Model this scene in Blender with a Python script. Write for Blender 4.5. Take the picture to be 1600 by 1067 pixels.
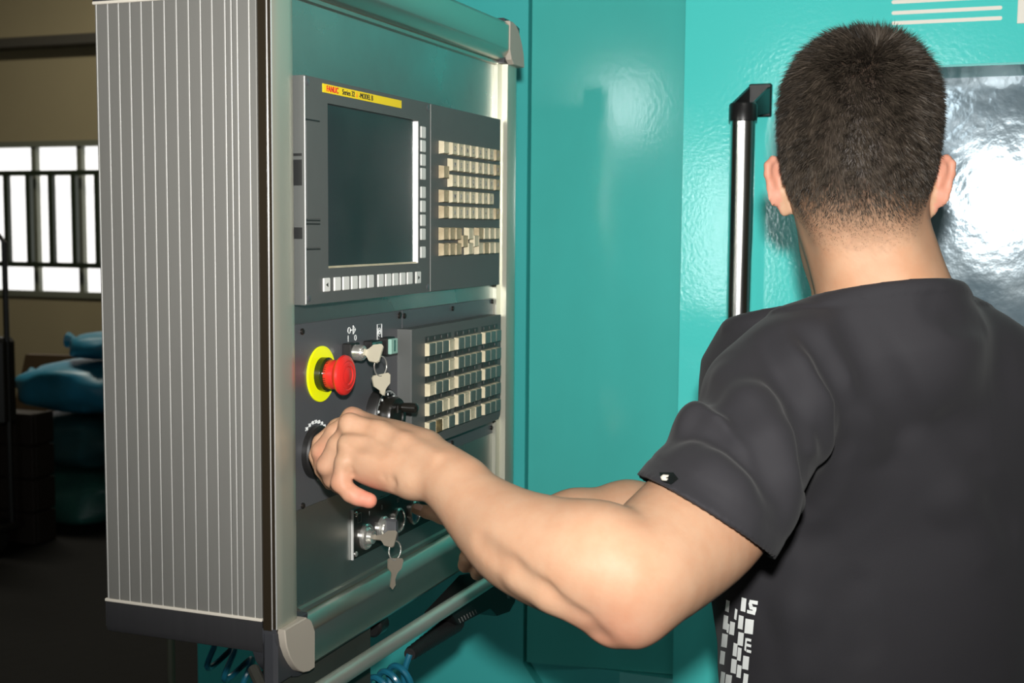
import bpy, bmesh, math, random
import numpy as np
from mathutils import Vector, Matrix

for o in list(bpy.data.objects):
    bpy.data.objects.remove(o, do_unlink=True)
scene = bpy.context.scene
COL = scene.collection
random.seed(7)
rng = np.random.default_rng(7)
PI = math.pi

# ------------------------------------------------------------------ camera
W, H, F = 1600.0, 1067.0, 1987.0
YAW, PITCH, ROLL = math.radians(20.71), math.radians(-5.10), math.radians(0.43)
EYE = np.array([0.0, 0.0, 1.6])
_cy, _sy, _cp, _sp = math.cos(YAW), math.sin(YAW), math.cos(PITCH), math.sin(PITCH)
FWD = np.array([-_sy * _cp, _cy * _cp, _sp])
_r = np.array([_cy, _sy, 0.0])
_u = np.cross(_r, FWD)
RGT = math.cos(ROLL) * _r + math.sin(ROLL) * _u
UPV = -math.sin(ROLL) * _r + math.cos(ROLL) * _u
cd = bpy.data.cameras.new('camera')
cam = bpy.data.objects.new('camera', cd)
COL.objects.link(cam)
cam.matrix_world = Matrix(((RGT[0], UPV[0], -FWD[0], EYE[0]), (RGT[1], UPV[1], -FWD[1], EYE[1]),
                           (RGT[2], UPV[2], -FWD[2], EYE[2]), (0, 0, 0, 1)))
cd.sensor_width = 36.0
cd.sensor_fit = 'HORIZONTAL'
cd.lens = F / W * 36.0
cd.clip_start = 0.05
cd.clip_end = 100
cd.dof.use_dof = True
cd.dof.focus_distance = 1.35
cd.dof.aperture_fstop = 11.0
scene.camera = cam

# ------------------------------------------------------------------ world, lights, exposure
world = bpy.data.worlds.new('world')
scene.world = world
world.use_nodes = True
world.node_tree.nodes['Background'].inputs[0].default_value = (0.62, 0.74, 0.80, 1)
world.node_tree.nodes['Background'].inputs[1].default_value = 0.35

scene.view_settings.view_transform = 'Standard'
scene.view_settings.look = 'None'
scene.view_settings.gamma = 1.0
scene.view_settings.use_curve_mapping = False
scene.view_settings.exposure = 0.0


def light(name, kind, loc, energy, color=(1, 1, 1), target=None, **kw):
    d = bpy.data.lights.new(name, kind)
    d.energy = energy
    d.color = color
    for k, v in kw.items():
        setattr(d, k, v)
    o = bpy.data.objects.new(name, d)
    COL.objects.link(o)
    o.location = loc
    if target is not None:
        o.rotation_euler = (Vector(target) - Vector(loc)).to_track_quat('-Z', 'Y').to_euler()
    return o


# the flash on top of the camera (its shadows fall straight down behind every edge)
FLASH = EYE + 0.105 * UPV + 0.012 * RGT
light('camera_flash', 'SPOT', FLASH, 140.0, (1.0, 0.975, 0.94), target=(-0.46, 2.05, 1.78),
      spot_size=math.radians(90), spot_blend=1.0, shadow_soft_size=0.022)
# added fill lights: general ambient, and one to brighten the far wall
light('hall_fill_light', 'AREA', (0.6, -0.8, 4.55), 14, (1.0, 0.97, 0.9), target=(0.2, 0.4, 0), shape='RECTANGLE', size=1.6, size_y=0.4)
light('hall_fill_light', 'AREA', (-5.6, 6.6, 4.55), 95, (1.0, 0.93, 0.75), target=(-5.6, 6.6, 0), shape='RECTANGLE', size=2.4, size_y=0.5)


# ------------------------------------------------------------------ pixel helpers (measuring aids: a pixel and a real distance give a point)
def ray(x, y):
    return ((x - W / 2) * RGT - (y - H / 2) * UPV) / F + FWD


def at(x, y, z):
    return EYE + ray(x, y) * z


def onX(x, y, X):
    d = ray(x, y)
    return EYE + d * ((X - EYE[0]) / d[0])


def onY(x, y, Y):
    d = ray(x, y)
    return EYE + d * ((Y - EYE[1]) / d[1])


# ------------------------------------------------------------------ materials
MATS = {}


def nodes_of(m):
    return m.node_tree.nodes, m.node_tree.links


def mat(name, color, rough=0.5, metal=0.0, var=0.0, vscale=8.0, rvar=0.0, bump=0.0, bscale=60.0, stretch=(1, 1, 1),
        color2=None, coat=0.0, emit=None, estr=0.0, sss=0.0, sheen=0.0, spec=0.5, attr=None, trans=0.0, aniso=0.0, bdist=0.02, vmul=False, ior=None):
    if name in MATS:
        return MATS[name]
    m = bpy.data.materials.new(name)
    m.use_nodes = True
    N, L = nodes_of(m)
    b = N['Principled BSDF']
    b.inputs['Base Color'].default_value = (*color, 1)
    b.inputs['Roughness'].default_value = rough
    b.inputs['Metallic'].default_value = metal
    b.inputs['Specular IOR Level'].default_value = spec
    b.inputs['Coat Weight'].default_value = coat
    b.inputs['Coat Roughness'].default_value = 0.12
    b.inputs['Sheen Weight'].default_value = sheen
    b.inputs['Transmission Weight'].default_value = trans
    b.inputs['Anisotropic'].default_value = aniso
    if sss:
        b.inputs['Subsurface Weight'].default_value = sss
        b.inputs['Subsurface Radius'].default_value = (1.0, 0.35, 0.18)
        b.inputs['Subsurface Scale'].default_value = 0.006
    if ior:
        b.inputs['IOR'].default_value = ior
    if emit:
        b.inputs['Emission Color'].default_value = (*emit, 1)
        b.inputs['Emission Strength'].default_value = estr
    tc = N.new('ShaderNodeTexCoord')
    mp = N.new('ShaderNodeMapping')
    mp.inputs['Scale'].default_value = stretch
    L.new(tc.outputs['Object'], mp.inputs['Vector'])
    col_out = None
    if attr:
        a = N.new('ShaderNodeVertexColor')
        a.layer_name = attr
        col_out = a.outputs['Color']
    if var or rvar:
        n = N.new('ShaderNodeTexNoise')
        n.inputs['Scale'].default_value = vscale
        n.inputs['Detail'].default_value = 6
        n.inputs['Roughness'].default_value = 0.62
        L.new(mp.outputs[0], n.inputs['Vector'])
        if var:
            mx = N.new('ShaderNodeMix')
            mx.data_type = 'RGBA'
            mx.blend_type = 'MIX' if color2 and not vmul else 'MULTIPLY'
            r = N.new('ShaderNodeMapRange')
            r.inputs['From Min'].default_value = 0.38
            r.inputs['From Max'].default_value = 0.68
            r.inputs['To Min'].default_value = 0.0
            r.inputs['To Max'].default_value = var
            L.new(n.outputs['Fac'], r.inputs['Value'])
            L.new(r.outputs[0], mx.inputs['Factor'])
            if col_out:
                L.new(col_out, mx.inputs['A'])
            else:
                mx.inputs['A'].default_value = (*color, 1)
            mx.inputs['B'].default_value = (*(color2 or (0.35, 0.35, 0.35)), 1)
            col_out = mx.outputs['Result']
        if rvar:
            r2 = N.new('ShaderNodeMapRange')
            r2.inputs['From Min'].default_value = 0.3
            r2.inputs['From Max'].default_value = 0.7
            r2.inputs['To Min'].default_value = max(0.02, rough - rvar)
            r2.inputs['To Max'].default_value = min(1, rough + rvar)
            L.new(n.outputs['Fac'], r2.inputs['Value'])
            L.new(r2.outputs[0], b.inputs['Roughness'])
    if col_out:
        L.new(col_out, b.inputs['Base Color'])
    if bump:
        n2 = N.new('ShaderNodeTexNoise')
        n2.inputs['Scale'].default_value = bscale
        n2.inputs['Detail'].default_value = 3
        L.new(mp.outputs[0], n2.inputs['Vector'])
        bp = N.new('ShaderNodeBump')
        bp.inputs['Strength'].default_value = bump
        bp.inputs['Distance'].default_value = bdist
        L.new(n2.outputs['Fac'], bp.inputs['Height'])
        L.new(bp.outputs[0], b.inputs['Normal'])
        if coat:
            L.new(bp.outputs[0], b.inputs['Coat Normal'])
    MATS[name] = m
    return m


mat('teal_gloss', (0.085, 0.66, 0.615), 0.11, var=0.10, vscale=3.0, color2=(0.090, 0.60, 0.56), bump=0.045, bscale=170, bdist=0.004)
mat('teal_dull', (0.070, 0.50, 0.455), 0.115, var=0.45, vscale=2.6, color2=(0.058, 0.37, 0.335), bump=0.018, bscale=170, bdist=0.004, stretch=(1, 1, 0.55))
mat('teal_frame', (0.055, 0.48, 0.46), 0.42, var=0.2, vscale=4, color2=(0.04, 0.41, 0.39))
mat('print_white', (0.80, 0.77, 0.68), 0.5)
mat('window_steel', (0.16, 0.23, 0.275), 0.10, metal=0.2, var=0.85, vscale=7, color2=(0.27, 0.335, 0.37), rvar=0.04, bump=0.05, bscale=38, bdist=0.01)
mat('chrome_tube', (0.80, 0.80, 0.78), 0.20, metal=1.0, rvar=0.06, vscale=30, stretch=(1, 1, 0.05))
mat('black_plastic', (0.012, 0.012, 0.012), 0.32)
mat('black_satin', (0.010, 0.0095, 0.009), 0.45)
mat('black_gloss', (0.010, 0.009, 0.007), 0.32, coat=0.15)
mat('slat_alu', (0.205, 0.203, 0.187), 0.55, metal=0.35, var=0.12, vscale=5, stretch=(3, 3, 0.6))
mat('slat_bead_glint', (0.66, 0.66, 0.63), 0.38, metal=0.5)
mat('dark_brown_gloss', (0.020, 0.015, 0.009), 0.28, coat=0.2)
mat('frame_alu', (0.52, 0.52, 0.43), 0.36, metal=0.62, var=0.15, vscale=5, stretch=(6, 6, 0.4), color2=(0.44, 0.44, 0.36))
mat('rail_alu', (0.50, 0.50, 0.44), 0.30, metal=0.95, var=0.15, vscale=4, stretch=(6, 0.5, 6), color2=(0.42, 0.42, 0.37))
mat('bright_edge', (0.90, 0.90, 0.88), 0.32, metal=0.6)
mat('cap_beige', (0.40, 0.36, 0.30), 0.5)
mat('guard_grey', (0.040, 0.042, 0.048), 0.42, var=0.2, vscale=12)
mat('band_grey', (0.028, 0.028, 0.030), 0.42, var=0.5, vscale=6, stretch=(40, 40, 0.4), color2=(0.036, 0.036, 0.038))
mat('trim_cream', (0.62, 0.58, 0.50), 0.45)
mat('housing_grey', (0.05, 0.052, 0.055), 0.5)
mat('panel_steel', (0.36, 0.37, 0.35), 0.30, metal=0.92, var=0.35, vscale=5, color2=(0.26, 0.30, 0.28), rvar=0.10)
mat('plate_grey', (0.135, 0.138, 0.148), 0.36, metal=0.5, var=0.3, vscale=4, color2=(0.118, 0.124, 0.13), rvar=0.08)
mat('bezel_grey', (0.085, 0.090, 0.086), 0.48, var=0.25, vscale=40, color2=(0.07, 0.074, 0.07), bump=0.05, bscale=900, bdist=0.001)
mat('bezel_gap', (0.012, 0.013, 0.013), 0.5)
mat('screen_glass', (0.018, 0.024, 0.024), 0.20, var=0.6, vscale=5, color2=(0.03, 0.036, 0.035), ior=2.2, rvar=0.08)
mat('label_yellow', (0.88, 0.66, 0.008), 0.5)
mat('ink_red', (0.62, 0.03, 0.02), 0.5)
mat('ink_black', (0.02, 0.02, 0.015), 0.5)
mat('ink_white', (0.75, 0.78, 0.76), 0.5)
mat('ink_grey', (0.20, 0.21, 0.20), 0.5)
mat('soft_key', (0.66, 0.67, 0.63), 0.5, var=0.15, vscale=60, color2=(0.5, 0.5, 0.46))
mat('key_cream', (0.60, 0.54, 0.38), 0.5, var=0.5, vscale=70, color2=(0.36, 0.31, 0.19))
mat('key_cream_dirty', (0.45, 0.37, 0.23), 0.55, var=0.7, vscale=90, color2=(0.22, 0.17, 0.09))
mat('key_burnt', (0.10, 0.07, 0.03), 0.6, var=0.8, vscale=200, color2=(0.28, 0.20, 0.08))
mat('key_window', (0.085, 0.112, 0.100), 0.25, var=0.4, vscale=120, color2=(0.13, 0.155, 0.14))
mat('led_dark', (0.032, 0.034, 0.032), 0.4)
mat('estop_yellow', (0.88, 0.94, 0.0), 0.45)
mat('estop_red', (0.60, 0.022, 0.018), 0.34)
mat('estop_collar', (0.020, 0.026, 0.006), 0.14)
mat('button_green', (0.020, 0.085, 0.072), 0.4)
mat('button_mint', (0.26, 0.44, 0.37), 0.45)
mat('button_blue', (0.03, 0.16, 0.22), 0.3)
mat('key_brass', (0.66, 0.61, 0.47), 0.42, metal=0.45)
mat('key_head', (0.22, 0.195, 0.155), 0.42, metal=0.3)
mat('rail_tube', (0.62, 0.61, 0.54), 0.38, metal=0.75, var=0.3, vscale=9, color2=(0.45, 0.44, 0.38))
mat('chrome', (0.72, 0.71, 0.66), 0.26, metal=0.85)
mat('screw_dark', (0.03, 0.027, 0.024), 0.3, metal=0.6)
mat('gunmetal', (0.085, 0.085, 0.072), 0.4, metal=0.5, var=0.3, vscale=8)
mat('cable_blue', (0.012, 0.13, 0.20), 0.28)
mat('rubber_black', (0.010, 0.010, 0.010), 0.55, bump=0.2, bscale=500, bdist=0.002)
mat('skin', (0.5, 0.3, 0.2), 0.52, sss=0.12, attr='tint', bump=0.10, bscale=420, bdist=0.0012, var=0.5, vscale=38, color2=(0.90, 0.74, 0.66), vmul=True, spec=0.22)
mat('nail', (0.56, 0.34, 0.27), 0.3)
mat('eye_white', (0.75, 0.73, 0.70), 0.2)
mat('iris', (0.06, 0.035, 0.02), 0.15)
mat('hair', (0.022, 0.017, 0.012), 0.55, attr='tint', spec=0.18)
mat('shirt', (0.0190, 0.0183, 0.0212), 0.82, spec=0.25, sheen=0.04, var=0.2, vscale=9, color2=(0.016, 0.016, 0.0188), bump=0.12, bscale=900, bdist=0.001)
mat('tag_black', (0.006, 0.006, 0.006), 0.4)
mat('trousers', (0.022, 0.026, 0.036), 0.8)
mat('shoe', (0.02, 0.02, 0.02), 0.6)
mat('floor', (0.006, 0.0057, 0.0054), 0.75, spec=0.12, var=0.6, vscale=1.2, color2=(0.004, 0.0039, 0.0037), bump=0.1, bscale=14)
mat('hall_wall', (0.33, 0.28, 0.17), 0.8, var=0.3, vscale=1.5, color2=(0.27, 0.23, 0.14))
mat('hall_dado', (0.22, 0.20, 0.14), 0.8, var=0.3, vscale=1.5, color2=(0.16, 0.15, 0.10))
mat('hall_ceiling', (0.40, 0.38, 0.33), 0.9)
mat('beam_dark', (0.06, 0.055, 0.045), 0.7)
mat('pane_bright', (0.8, 0.8, 0.8), 0.4, emit=(1.0, 0.985, 0.97), estr=1.15)
mat('pane_rear', (0.8, 0.8, 0.8), 0.4, emit=(0.92, 0.98, 1.0), estr=17.0)
mat('frame_olive', (0.16, 0.17, 0.13), 0.6)
mat('bar_green', (0.016, 0.026, 0.013), 0.5)
mat('sack_blue', (0.020, 0.22, 0.36), 0.4, var=0.5, vscale=5, color2=(0.015, 0.11, 0.13))
mat('sack_teal', (0.016, 0.075, 0.085), 0.45, var=0.6, vscale=5, color2=(0.02, 0.05, 0.05))
mat('sack_green', (0.025, 0.12, 0.10), 0.45, var=0.6, vscale=5, color2=(0.015, 0.06, 0.06))
mat('board_brown', (0.075, 0.045, 0.018), 0.7, var=0.3, vscale=4)
mat('crate_brown', (0.012, 0.006, 0.003), 0.7, var=0.3, vscale=4)
mat('post_olive', (0.15, 0.15, 0.11), 0.5)
mat('fill_lamp_white', (0.8, 0.8, 0.78), 0.5, emit=(1, 0.97, 0.9), estr=2.0)


# ------------------------------------------------------------------ mesh helpers
class MB:
    def __init__(self):
        self.v = []
        self.f = []

    def add(self, vs, fs):
        o = len(self.v)
        self.v += [tuple(map(float, p)) for p in vs]
        self.f += [tuple(i + o for i in q) for q in fs]
        return self

    def box(self, x0, x1, y0, y1, z0, z1, bev=0.0, M=None):
        bm = bmesh.new()
        bmesh.ops.create_cube(bm, size=1)
        for v in bm.verts:
            v.co = Vector(((x0 + x1) / 2 + v.co.x * (x1 - x0), (y0 + y1) / 2 + v.co.y * (y1 - y0), (z0 + z1) / 2 + v.co.z * (z1 - z0)))
        if bev:
            bmesh.ops.bevel(bm, geom=list(bm.edges), offset=bev, segments=1, affect='EDGES', profile=0.5)
        bm.verts.index_update()
        vs = [(M @ v.co if M else v.co) for v in bm.verts]
        self.add([tuple(p) for p in vs], [[v.index for v in f.verts] for f in bm.faces])
        bm.free()
        return self

    def prism(self, poly, axis, a, b, inset=0.0):
        """poly in the two other axes (in x,y,z order without axis), extruded a..b along axis; inset shrinks the b end into a chamfer"""
        n = len(poly)

        def P(p, t):
            q = list(p)
            q.insert(axis, t)
            return q
        c = np.mean(np.array(poly), 0)
        rings = [(1.0, a), (1.0, b)]
        vs = []
        if inset:
            sgn = 1 if b > a else -1
            R = np.max(np.linalg.norm(np.array(poly) - c, axis=1))
            rings = [(1.0, a), (1.0, b - sgn * inset), (1 - inset / R, b)]
        for s, t in rings:
            vs += [P(c + (np.array(p) - c) * s, t) for p in poly]
        fs = []
        for k in range(len(rings) - 1):
            for i in range(n):
                j = (i + 1) % n
                fs.append((k * n + i, k * n + j, (k + 1) * n + j, (k + 1) * n + i))
        fs.append(tuple(range(n))[::-1])
        fs.append(tuple((len(rings) - 1) * n + i for i in range(n)))
        return self.add(vs, fs)

    def lathe(self, prof, org, d, seg=24):
        """prof: list of (radius, height along d)"""
        d = Vector(d).normalized()
        a = d.orthogonal().normalized()
        b = d.cross(a)
        org = Vector(org)
        vs = []
        for r, h in prof:
            for i in range(seg):
                t = 2 * PI * i / seg
                vs.append(org + d * h + (a * math.cos(t) + b * math.sin(t)) * r)
        fs = []
        for k in range(len(prof) - 1):
            for i in range(seg):
                j = (i + 1) % seg
                fs.append((k * seg + i, k * seg + j, (k + 1) * seg + j, (k + 1) * seg + i))
        fs.append(tuple(range(seg))[::-1])
        fs.append(tuple((len(prof) - 1) * seg + i for i in range(seg)))
        return self.add(vs, fs)

    def tube(self, pts, r, seg=10, closed=False):
        pts = [Vector(p) for p in pts]
        n = len(pts)
        rs = r if isinstance(r, (list, tuple)) else [r] * n
        vs = []
        up = None
        for i, p in enumerate(pts):
            if closed:
                t = (pts[(i + 1) % n] - pts[i - 1]).normalized()
            else:
                t = (pts[min(i + 1, n - 1)] - pts[max(i - 1, 0)]).normalized()
            if up is None:
                up = t.orthogonal().normalized()
            else:
                up = (up - t * up.dot(t)).normalized()
            b = t.cross(up)
            for k in range(seg):
                a = 2 * PI * k / seg
                vs.append(p + (up * math.cos(a) + b * math.sin(a)) * rs[i])
        fs = []
        for i in range(n if closed else n - 1):
            i2 = (i + 1) % n
            for k in range(seg):
                k2 = (k + 1) % seg
                fs.append((i * seg + k, i * seg + k2, i2 * seg + k2, i2 * seg + k))
        if not closed:
            fs.append(tuple(range(seg))[::-1])
            fs.append(tuple((n - 1) * seg + k for k in range(seg)))
        return self.add(vs, fs)

    def mesh(self, name, m, smooth=35):
        me = bpy.data.meshes.new(name)
        me.from_pydata(self.v, [], self.f)
        bm = bmesh.new()
        bm.from_mesh(me)
        bmesh.ops.recalc_face_normals(bm, faces=bm.faces)
        bm.to_mesh(me)
        bm.free()
        if m:
            me.materials.append(MATS[m])
        if smooth:
            me.polygons.foreach_set('use_smooth', [True] * len(me.polygons))
            me.set_sharp_from_angle(angle=math.radians(smooth))
        me.update()
        return me

    def build(self, name, m, parent=None, label=None, smooth=35, kind=None):
        return put(name, self.mesh(name, m, smooth), parent, label=label, kind=kind)


def put(name, me, parent=None, loc=None, label=None, kind=None):
    o = bpy.data.objects.new(name, me)
    COL.objects.link(o)
    if loc is not None:
        o.location = loc
    if parent is not None:
        attach(o, parent)
    if label:
        o['label'] = label
    if kind:
        o['kind'] = kind
    return o


def world_loc(p):
    w = Vector(p.location)
    while p.parent:
        p = p.parent
        w = w + Vector(p.location) if not p.get('_inv') else w
    return w


def attach(o, parent):
    """keep o where it is in the world"""
    o.parent = parent
    # every parent here is only translated, so its world matrix is easy
    o.matrix_parent_inverse = Matrix.Translation(-Vector(WLOC.get(parent.name, (0, 0, 0))))
    WLOC[o.name] = tuple(o.location)


WLOC = {}


def thing(name, label, cat, loc=(0, 0, 0), group=None):
    o = bpy.data.objects.new(name, None)
    COL.objects.link(o)
    o.location = loc
    o.empty_display_size = 0.05
    o['label'] = label
    o['category'] = cat
    if group:
        o['group'] = group
    WLOC[o.name] = tuple(loc)
    return o


def tag(o, label, cat, group=None):
    o['label'] = label
    o['category'] = cat
    if group:
        o['group'] = group
    return o


def struct(o):
    o['kind'] = 'structure'
    return o


def text(body, size, M, m, name, parent, depth=0.0003, bold=False, align='CENTER', sx=1.0):
    c = bpy.data.curves.new(name, 'FONT')
    c.body = body
    c.size = size
    c.align_x = align
    c.align_y = 'CENTER'
    c.extrude = depth
    if bold:
        c.offset = size * 0.02
    o = bpy.data.objects.new('tmp', c)
    COL.objects.link(o)
    dg = bpy.context.evaluated_depsgraph_get()
    me = bpy.data.meshes.new_from_object(o.evaluated_get(dg))
    bpy.data.objects.remove(o, do_unlink=True)
    me.transform(Matrix.Diagonal((sx, 1, 1, 1)))
    me.transform(M)
    me.materials.clear()
    me.materials.append(MATS[m])
    me.name = name
    return put(name, me, parent)


def panelM(X, y, z):
    """text plane facing +X: text right = +Y, text up = +Z"""
    return Matrix(((0, 0, 1, X), (1, 0, 0, y), (0, 1, 0, z), (0, 0, 0, 1)))


def wallM(x, Y, z):
    """text plane facing -Y"""
    return Matrix(((1, 0, 0, x), (0, 0, -1, Y), (0, 1, 0, z), (0, 0, 0, 1)))
# ------------------------------------------------------------------ the hall
FY = 9.0           # far wall
HX0, HX1, HY0, HZ = -11.0, 6.5, -6.0, 4.9
b = MB().box(HX0, HX1, HY0, FY + 0.3, -0.1, 0.0)
struct(b.build('floor', 'floor'))
b = MB().box(HX0, HX1, HY0, FY + 0.3, HZ, HZ + 0.1)
struct(b.build('ceiling', 'hall_ceiling'))
# far wall with a strip window opening
wz0, wz1 = onY(60, 458, FY)[2], onY(60, 226, FY)[2]
wx0, wx1 = onY(-330, 300, FY)[0], onY(470, 300, FY)[0]
b = MB()
b.box(HX0, HX1, FY, FY + 0.3, wz1, HZ)
b.box(HX0, wx0, FY, FY + 0.3, wz0, wz1)
b.box(wx1, HX1, FY, FY + 0.3, wz0, wz1)
b.box(HX0, HX1, FY, FY + 0.3, 0, wz0)
struct(b.build('wall_back', 'hall_wall'))
b = MB().box(HX0 - 0.2, HX0, HY0, FY + 0.3, 0, HZ)
struct(b.build('wall_left', 'hall_wall'))
b = MB().box(HX1, HX1 + 0.2, HY0, FY + 0.3, 0, HZ)
struct(b.build('wall_right', 'hall_wall'))
# dark beam across the far wall, above the window
bz = onY(70, 68, FY)[2]
b = MB().box(HX0, HX1, FY - 0.14, FY, bz - 0.045, bz + 0.045, 0.01)
struct(b.build('trim_1', 'beam_dark'))
# the strip window: frame, muntins, panes
win = MB()
win.box(wx0, wx1, FY - 0.02, FY + 0.08, wz0 - 0.03, wz0 + 0.02)
win.box(wx0, wx1, FY - 0.02, FY + 0.08, wz1 - 0.02, wz1 + 0.03)
win.box(wx0 - 0.03, wx0 + 0.02, FY - 0.02, FY + 0.08, wz0, wz1)
win.box(wx1 - 0.02, wx1 + 0.03, FY - 0.02, FY + 0.08, wz0, wz1)
wo = struct(win.build('window_1', 'frame_olive'))
mx = [onY(53.5, 300, FY)[0], onY(124.5, 300, FY)[0]]
sp = mx[1] - mx[0]
xs = []
x = mx[0]
while x - sp > wx0 + 0.1:
    x -= sp
while x < wx1 - 0.1:
    xs.append(x)
    x += sp
edges = [wx0] + xs + [wx1]
mu = MB().box(-0.026, 0.026, FY + 0.0, FY + 0.05, wz0 + 0.02, wz1 - 0.02).mesh('muntin', 'frame_olive', 0)
for x in xs:
    put('muntin', mu, wo, (x, 0, 0))
for i in range(len(edges) - 1):
    MB().box(edges[i], edges[i + 1], FY + 0.055, FY + 0.065, wz0, wz1).build('pane', 'pane_bright', wo, smooth=0)
# iron grille in front of it
g = thing('window_grille', 'dark green iron bars across the bright strip window in the distance', 'window grille', (-6.5, FY - 0.1, wz0))
zr0, zr1 = onY(70, 413, FY)[2], onY(70, 271, FY)[2]
for z in (zr0, zr1):
    MB().box(wx0 - 0.05, wx1 + 0.05, FY - 0.10, FY - 0.06, z - 0.022, z + 0.022).build('rail', 'bar_green', g)
bp0, bp1 = onY(23.5, 340, FY)[0], onY(128.5, 340, FY)[0]
bs = (bp1 - bp0) / 3
bar = MB().box(-0.025, 0.025, FY - 0.11, FY - 0.07, zr0, zr1).mesh('bar', 'bar_green', 0)
k = -9
while bp0 + k * bs < wx1:
    put('bar', bar, g, (bp0 + k * bs, 0, 0))
    k += 1
# wall behind the photographer with two windows that the glossy doors mirror
RW = []


def rear_window(n, x0, x1, z0, z1, nx, nz):
    RW.append((x0, x1, z0, z1))
    f = MB()
    f.box(x0 - 0.04, x1 + 0.04, HY0, HY0 + 0.06, z0 - 0.05, z0)
    f.box(x0 - 0.04, x1 + 0.04, HY0, HY0 + 0.06, z1, z1 + 0.05)
    f.box(x0 - 0.05, x0, HY0, HY0 + 0.06, z0, z1)
    f.box(x1, x1 + 0.05, HY0, HY0 + 0.06, z0, z1)
    w = struct(f.build('window_%d' % n, 'frame_olive'))
    for i in range(nx):
        for j in range(nz):
            MB().box(x0 + (x1 - x0) * i / nx + 0.012, x0 + (x1 - x0) * (i + 1) / nx - 0.012, HY0 + 0.005, HY0 + 0.015,
                     z0 + (z1 - z0) * j / nz + 0.012, z0 + (z1 - z0) * (j + 1) / nz - 0.012).build('pane', 'pane_rear', w, smooth=0)
    return w


rear_window(2, -0.78, -0.38, 2.34, 2.79, 1, 1)
rear_window(3, -1.43, -1.02, 0.96, 2.14, 1, 3)
b = MB().box(HX0, HX1, HY0 - 0.2, HY0, 0, HZ)
struct(b.build('wall_front', 'hall_dado'))
# added, unseen ceiling lamps for the fill lights (set at the top)
for i, (x, y, sx, sy, lb) in enumerate(((0.6, -0.8, 1.6, 0.4, 'long white ceiling lamp, added and unseen, above the photographer'),
                                        (-5.6, 6.6, 2.4, 0.5, 'long white ceiling lamp, added and unseen, above the stacked sacks'))):
    t = thing('added_lamp', lb, 'lamp', (x, y, 4.9), 'added hall fill lamps')
    MB().box(x - sx / 2 - 0.03, x + sx / 2 + 0.03, y - sy / 2 - 0.03, y + sy / 2 + 0.03, 4.75, 4.9, 0.01).build('fill_lamp_body', 'hall_ceiling', t)
    MB().box(x - sx / 2, x + sx / 2, y - sy / 2, y + sy / 2, 4.62, 4.75, 0.02).build('diffuser', 'fill_lamp_white', t)


# ------------------------------------------------------------------ things in the dark end of the hall
def sack(name, m, c, r, seed, label):
    rg = np.random.default_rng(seed)
    n, mseg = 40, 24
    ph = rg.uniform(0, 6.28, 8)
    vs, fs = [], []
    for i in range(mseg + 1):
        th = PI * i / mseg
        for j in range(n):
            a = 2 * PI * j / n
            d = np.array([math.sin(th) * math.cos(a), math.sin(th) * math.sin(a), math.cos(th)])
            e = np.sign(d) * np.abs(d) ** 0.72
            w = 1 + 0.06 * math.sin(3 * a + ph[0] + 2 * th) + 0.05 * math.sin(5 * a + ph[1] - 3 * th) + 0.03 * math.sin(11 * a + ph[2] + 5 * th) + 0.03 * math.sin(7 * th + ph[3] + 4 * a)
            p = e * r * np.array([w, w, 1.0])
            p[2] = max(p[2] * (1 - 0.05 * (1 + math.sin(4 * a + ph[4])) * math.sin(th) * (d[2] > 0)), -r[2] * 0.98)
            vs.append(c + p)
    for i in range(mseg):
        for j in range(n):
            fs.append((i * n + j, i * n + (j + 1) % n, (i + 1) * n + (j + 1) % n, (i + 1) * n + j))
    t = thing(name, label, 'sack', (c[0], c[1], c[2] - r[2]), 'sacks stacked in the hall')
    MB().add(vs, fs).build('sack_body', m, t, smooth=60)
    # gathered neck of the sack
    k = c + np.array([-r[0] * 0.98, -r[1] * 0.15, r[2] * 0.25])
    MB().lathe([(0.012, -0.05), (0.035, -0.03), (0.018, 0.0), (0.045, 0.05), (0.03, 0.06)], k, (-1, -0.1, 0.1), 14).build('tied_neck', m, t)
    return t


SY = 5.75


def sackpx(x0, x1, y0, y1, m, seed, label, ry=0.34, zf=None):
    p0, p1 = onY(x0, y1, SY), onY(x1, y0, SY)
    za, zb_ = onY(110, y1, SY)[2], onY(110, y0, SY)[2]
    c = np.array([(p0[0] + p1[0]) / 2, SY, (za + zb_) / 2])
    sack('sack', m, c, np.array([(p1[0] - p0[0]) / 2, ry, (zb_ - za) / 2]), seed, label)


zb = onY(40, 790, SY)[2]
sackpx(36, 230, 721, 808, 'sack_green', 3, 'green plastic sack at the bottom of the stack on the floor')
sackpx(44, 240, 640, 719, 'sack_teal', 4, 'dark teal sack second from the bottom of the stack')
sackpx(70, 235, 559, 638, 'sack_blue', 5, 'bulky sack with a bright blue top near the top of the stack')
sackpx(124, 225, 516, 557, 'sack_blue', 6, 'small blue sack lying topmost on the stack', 0.2)
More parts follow.
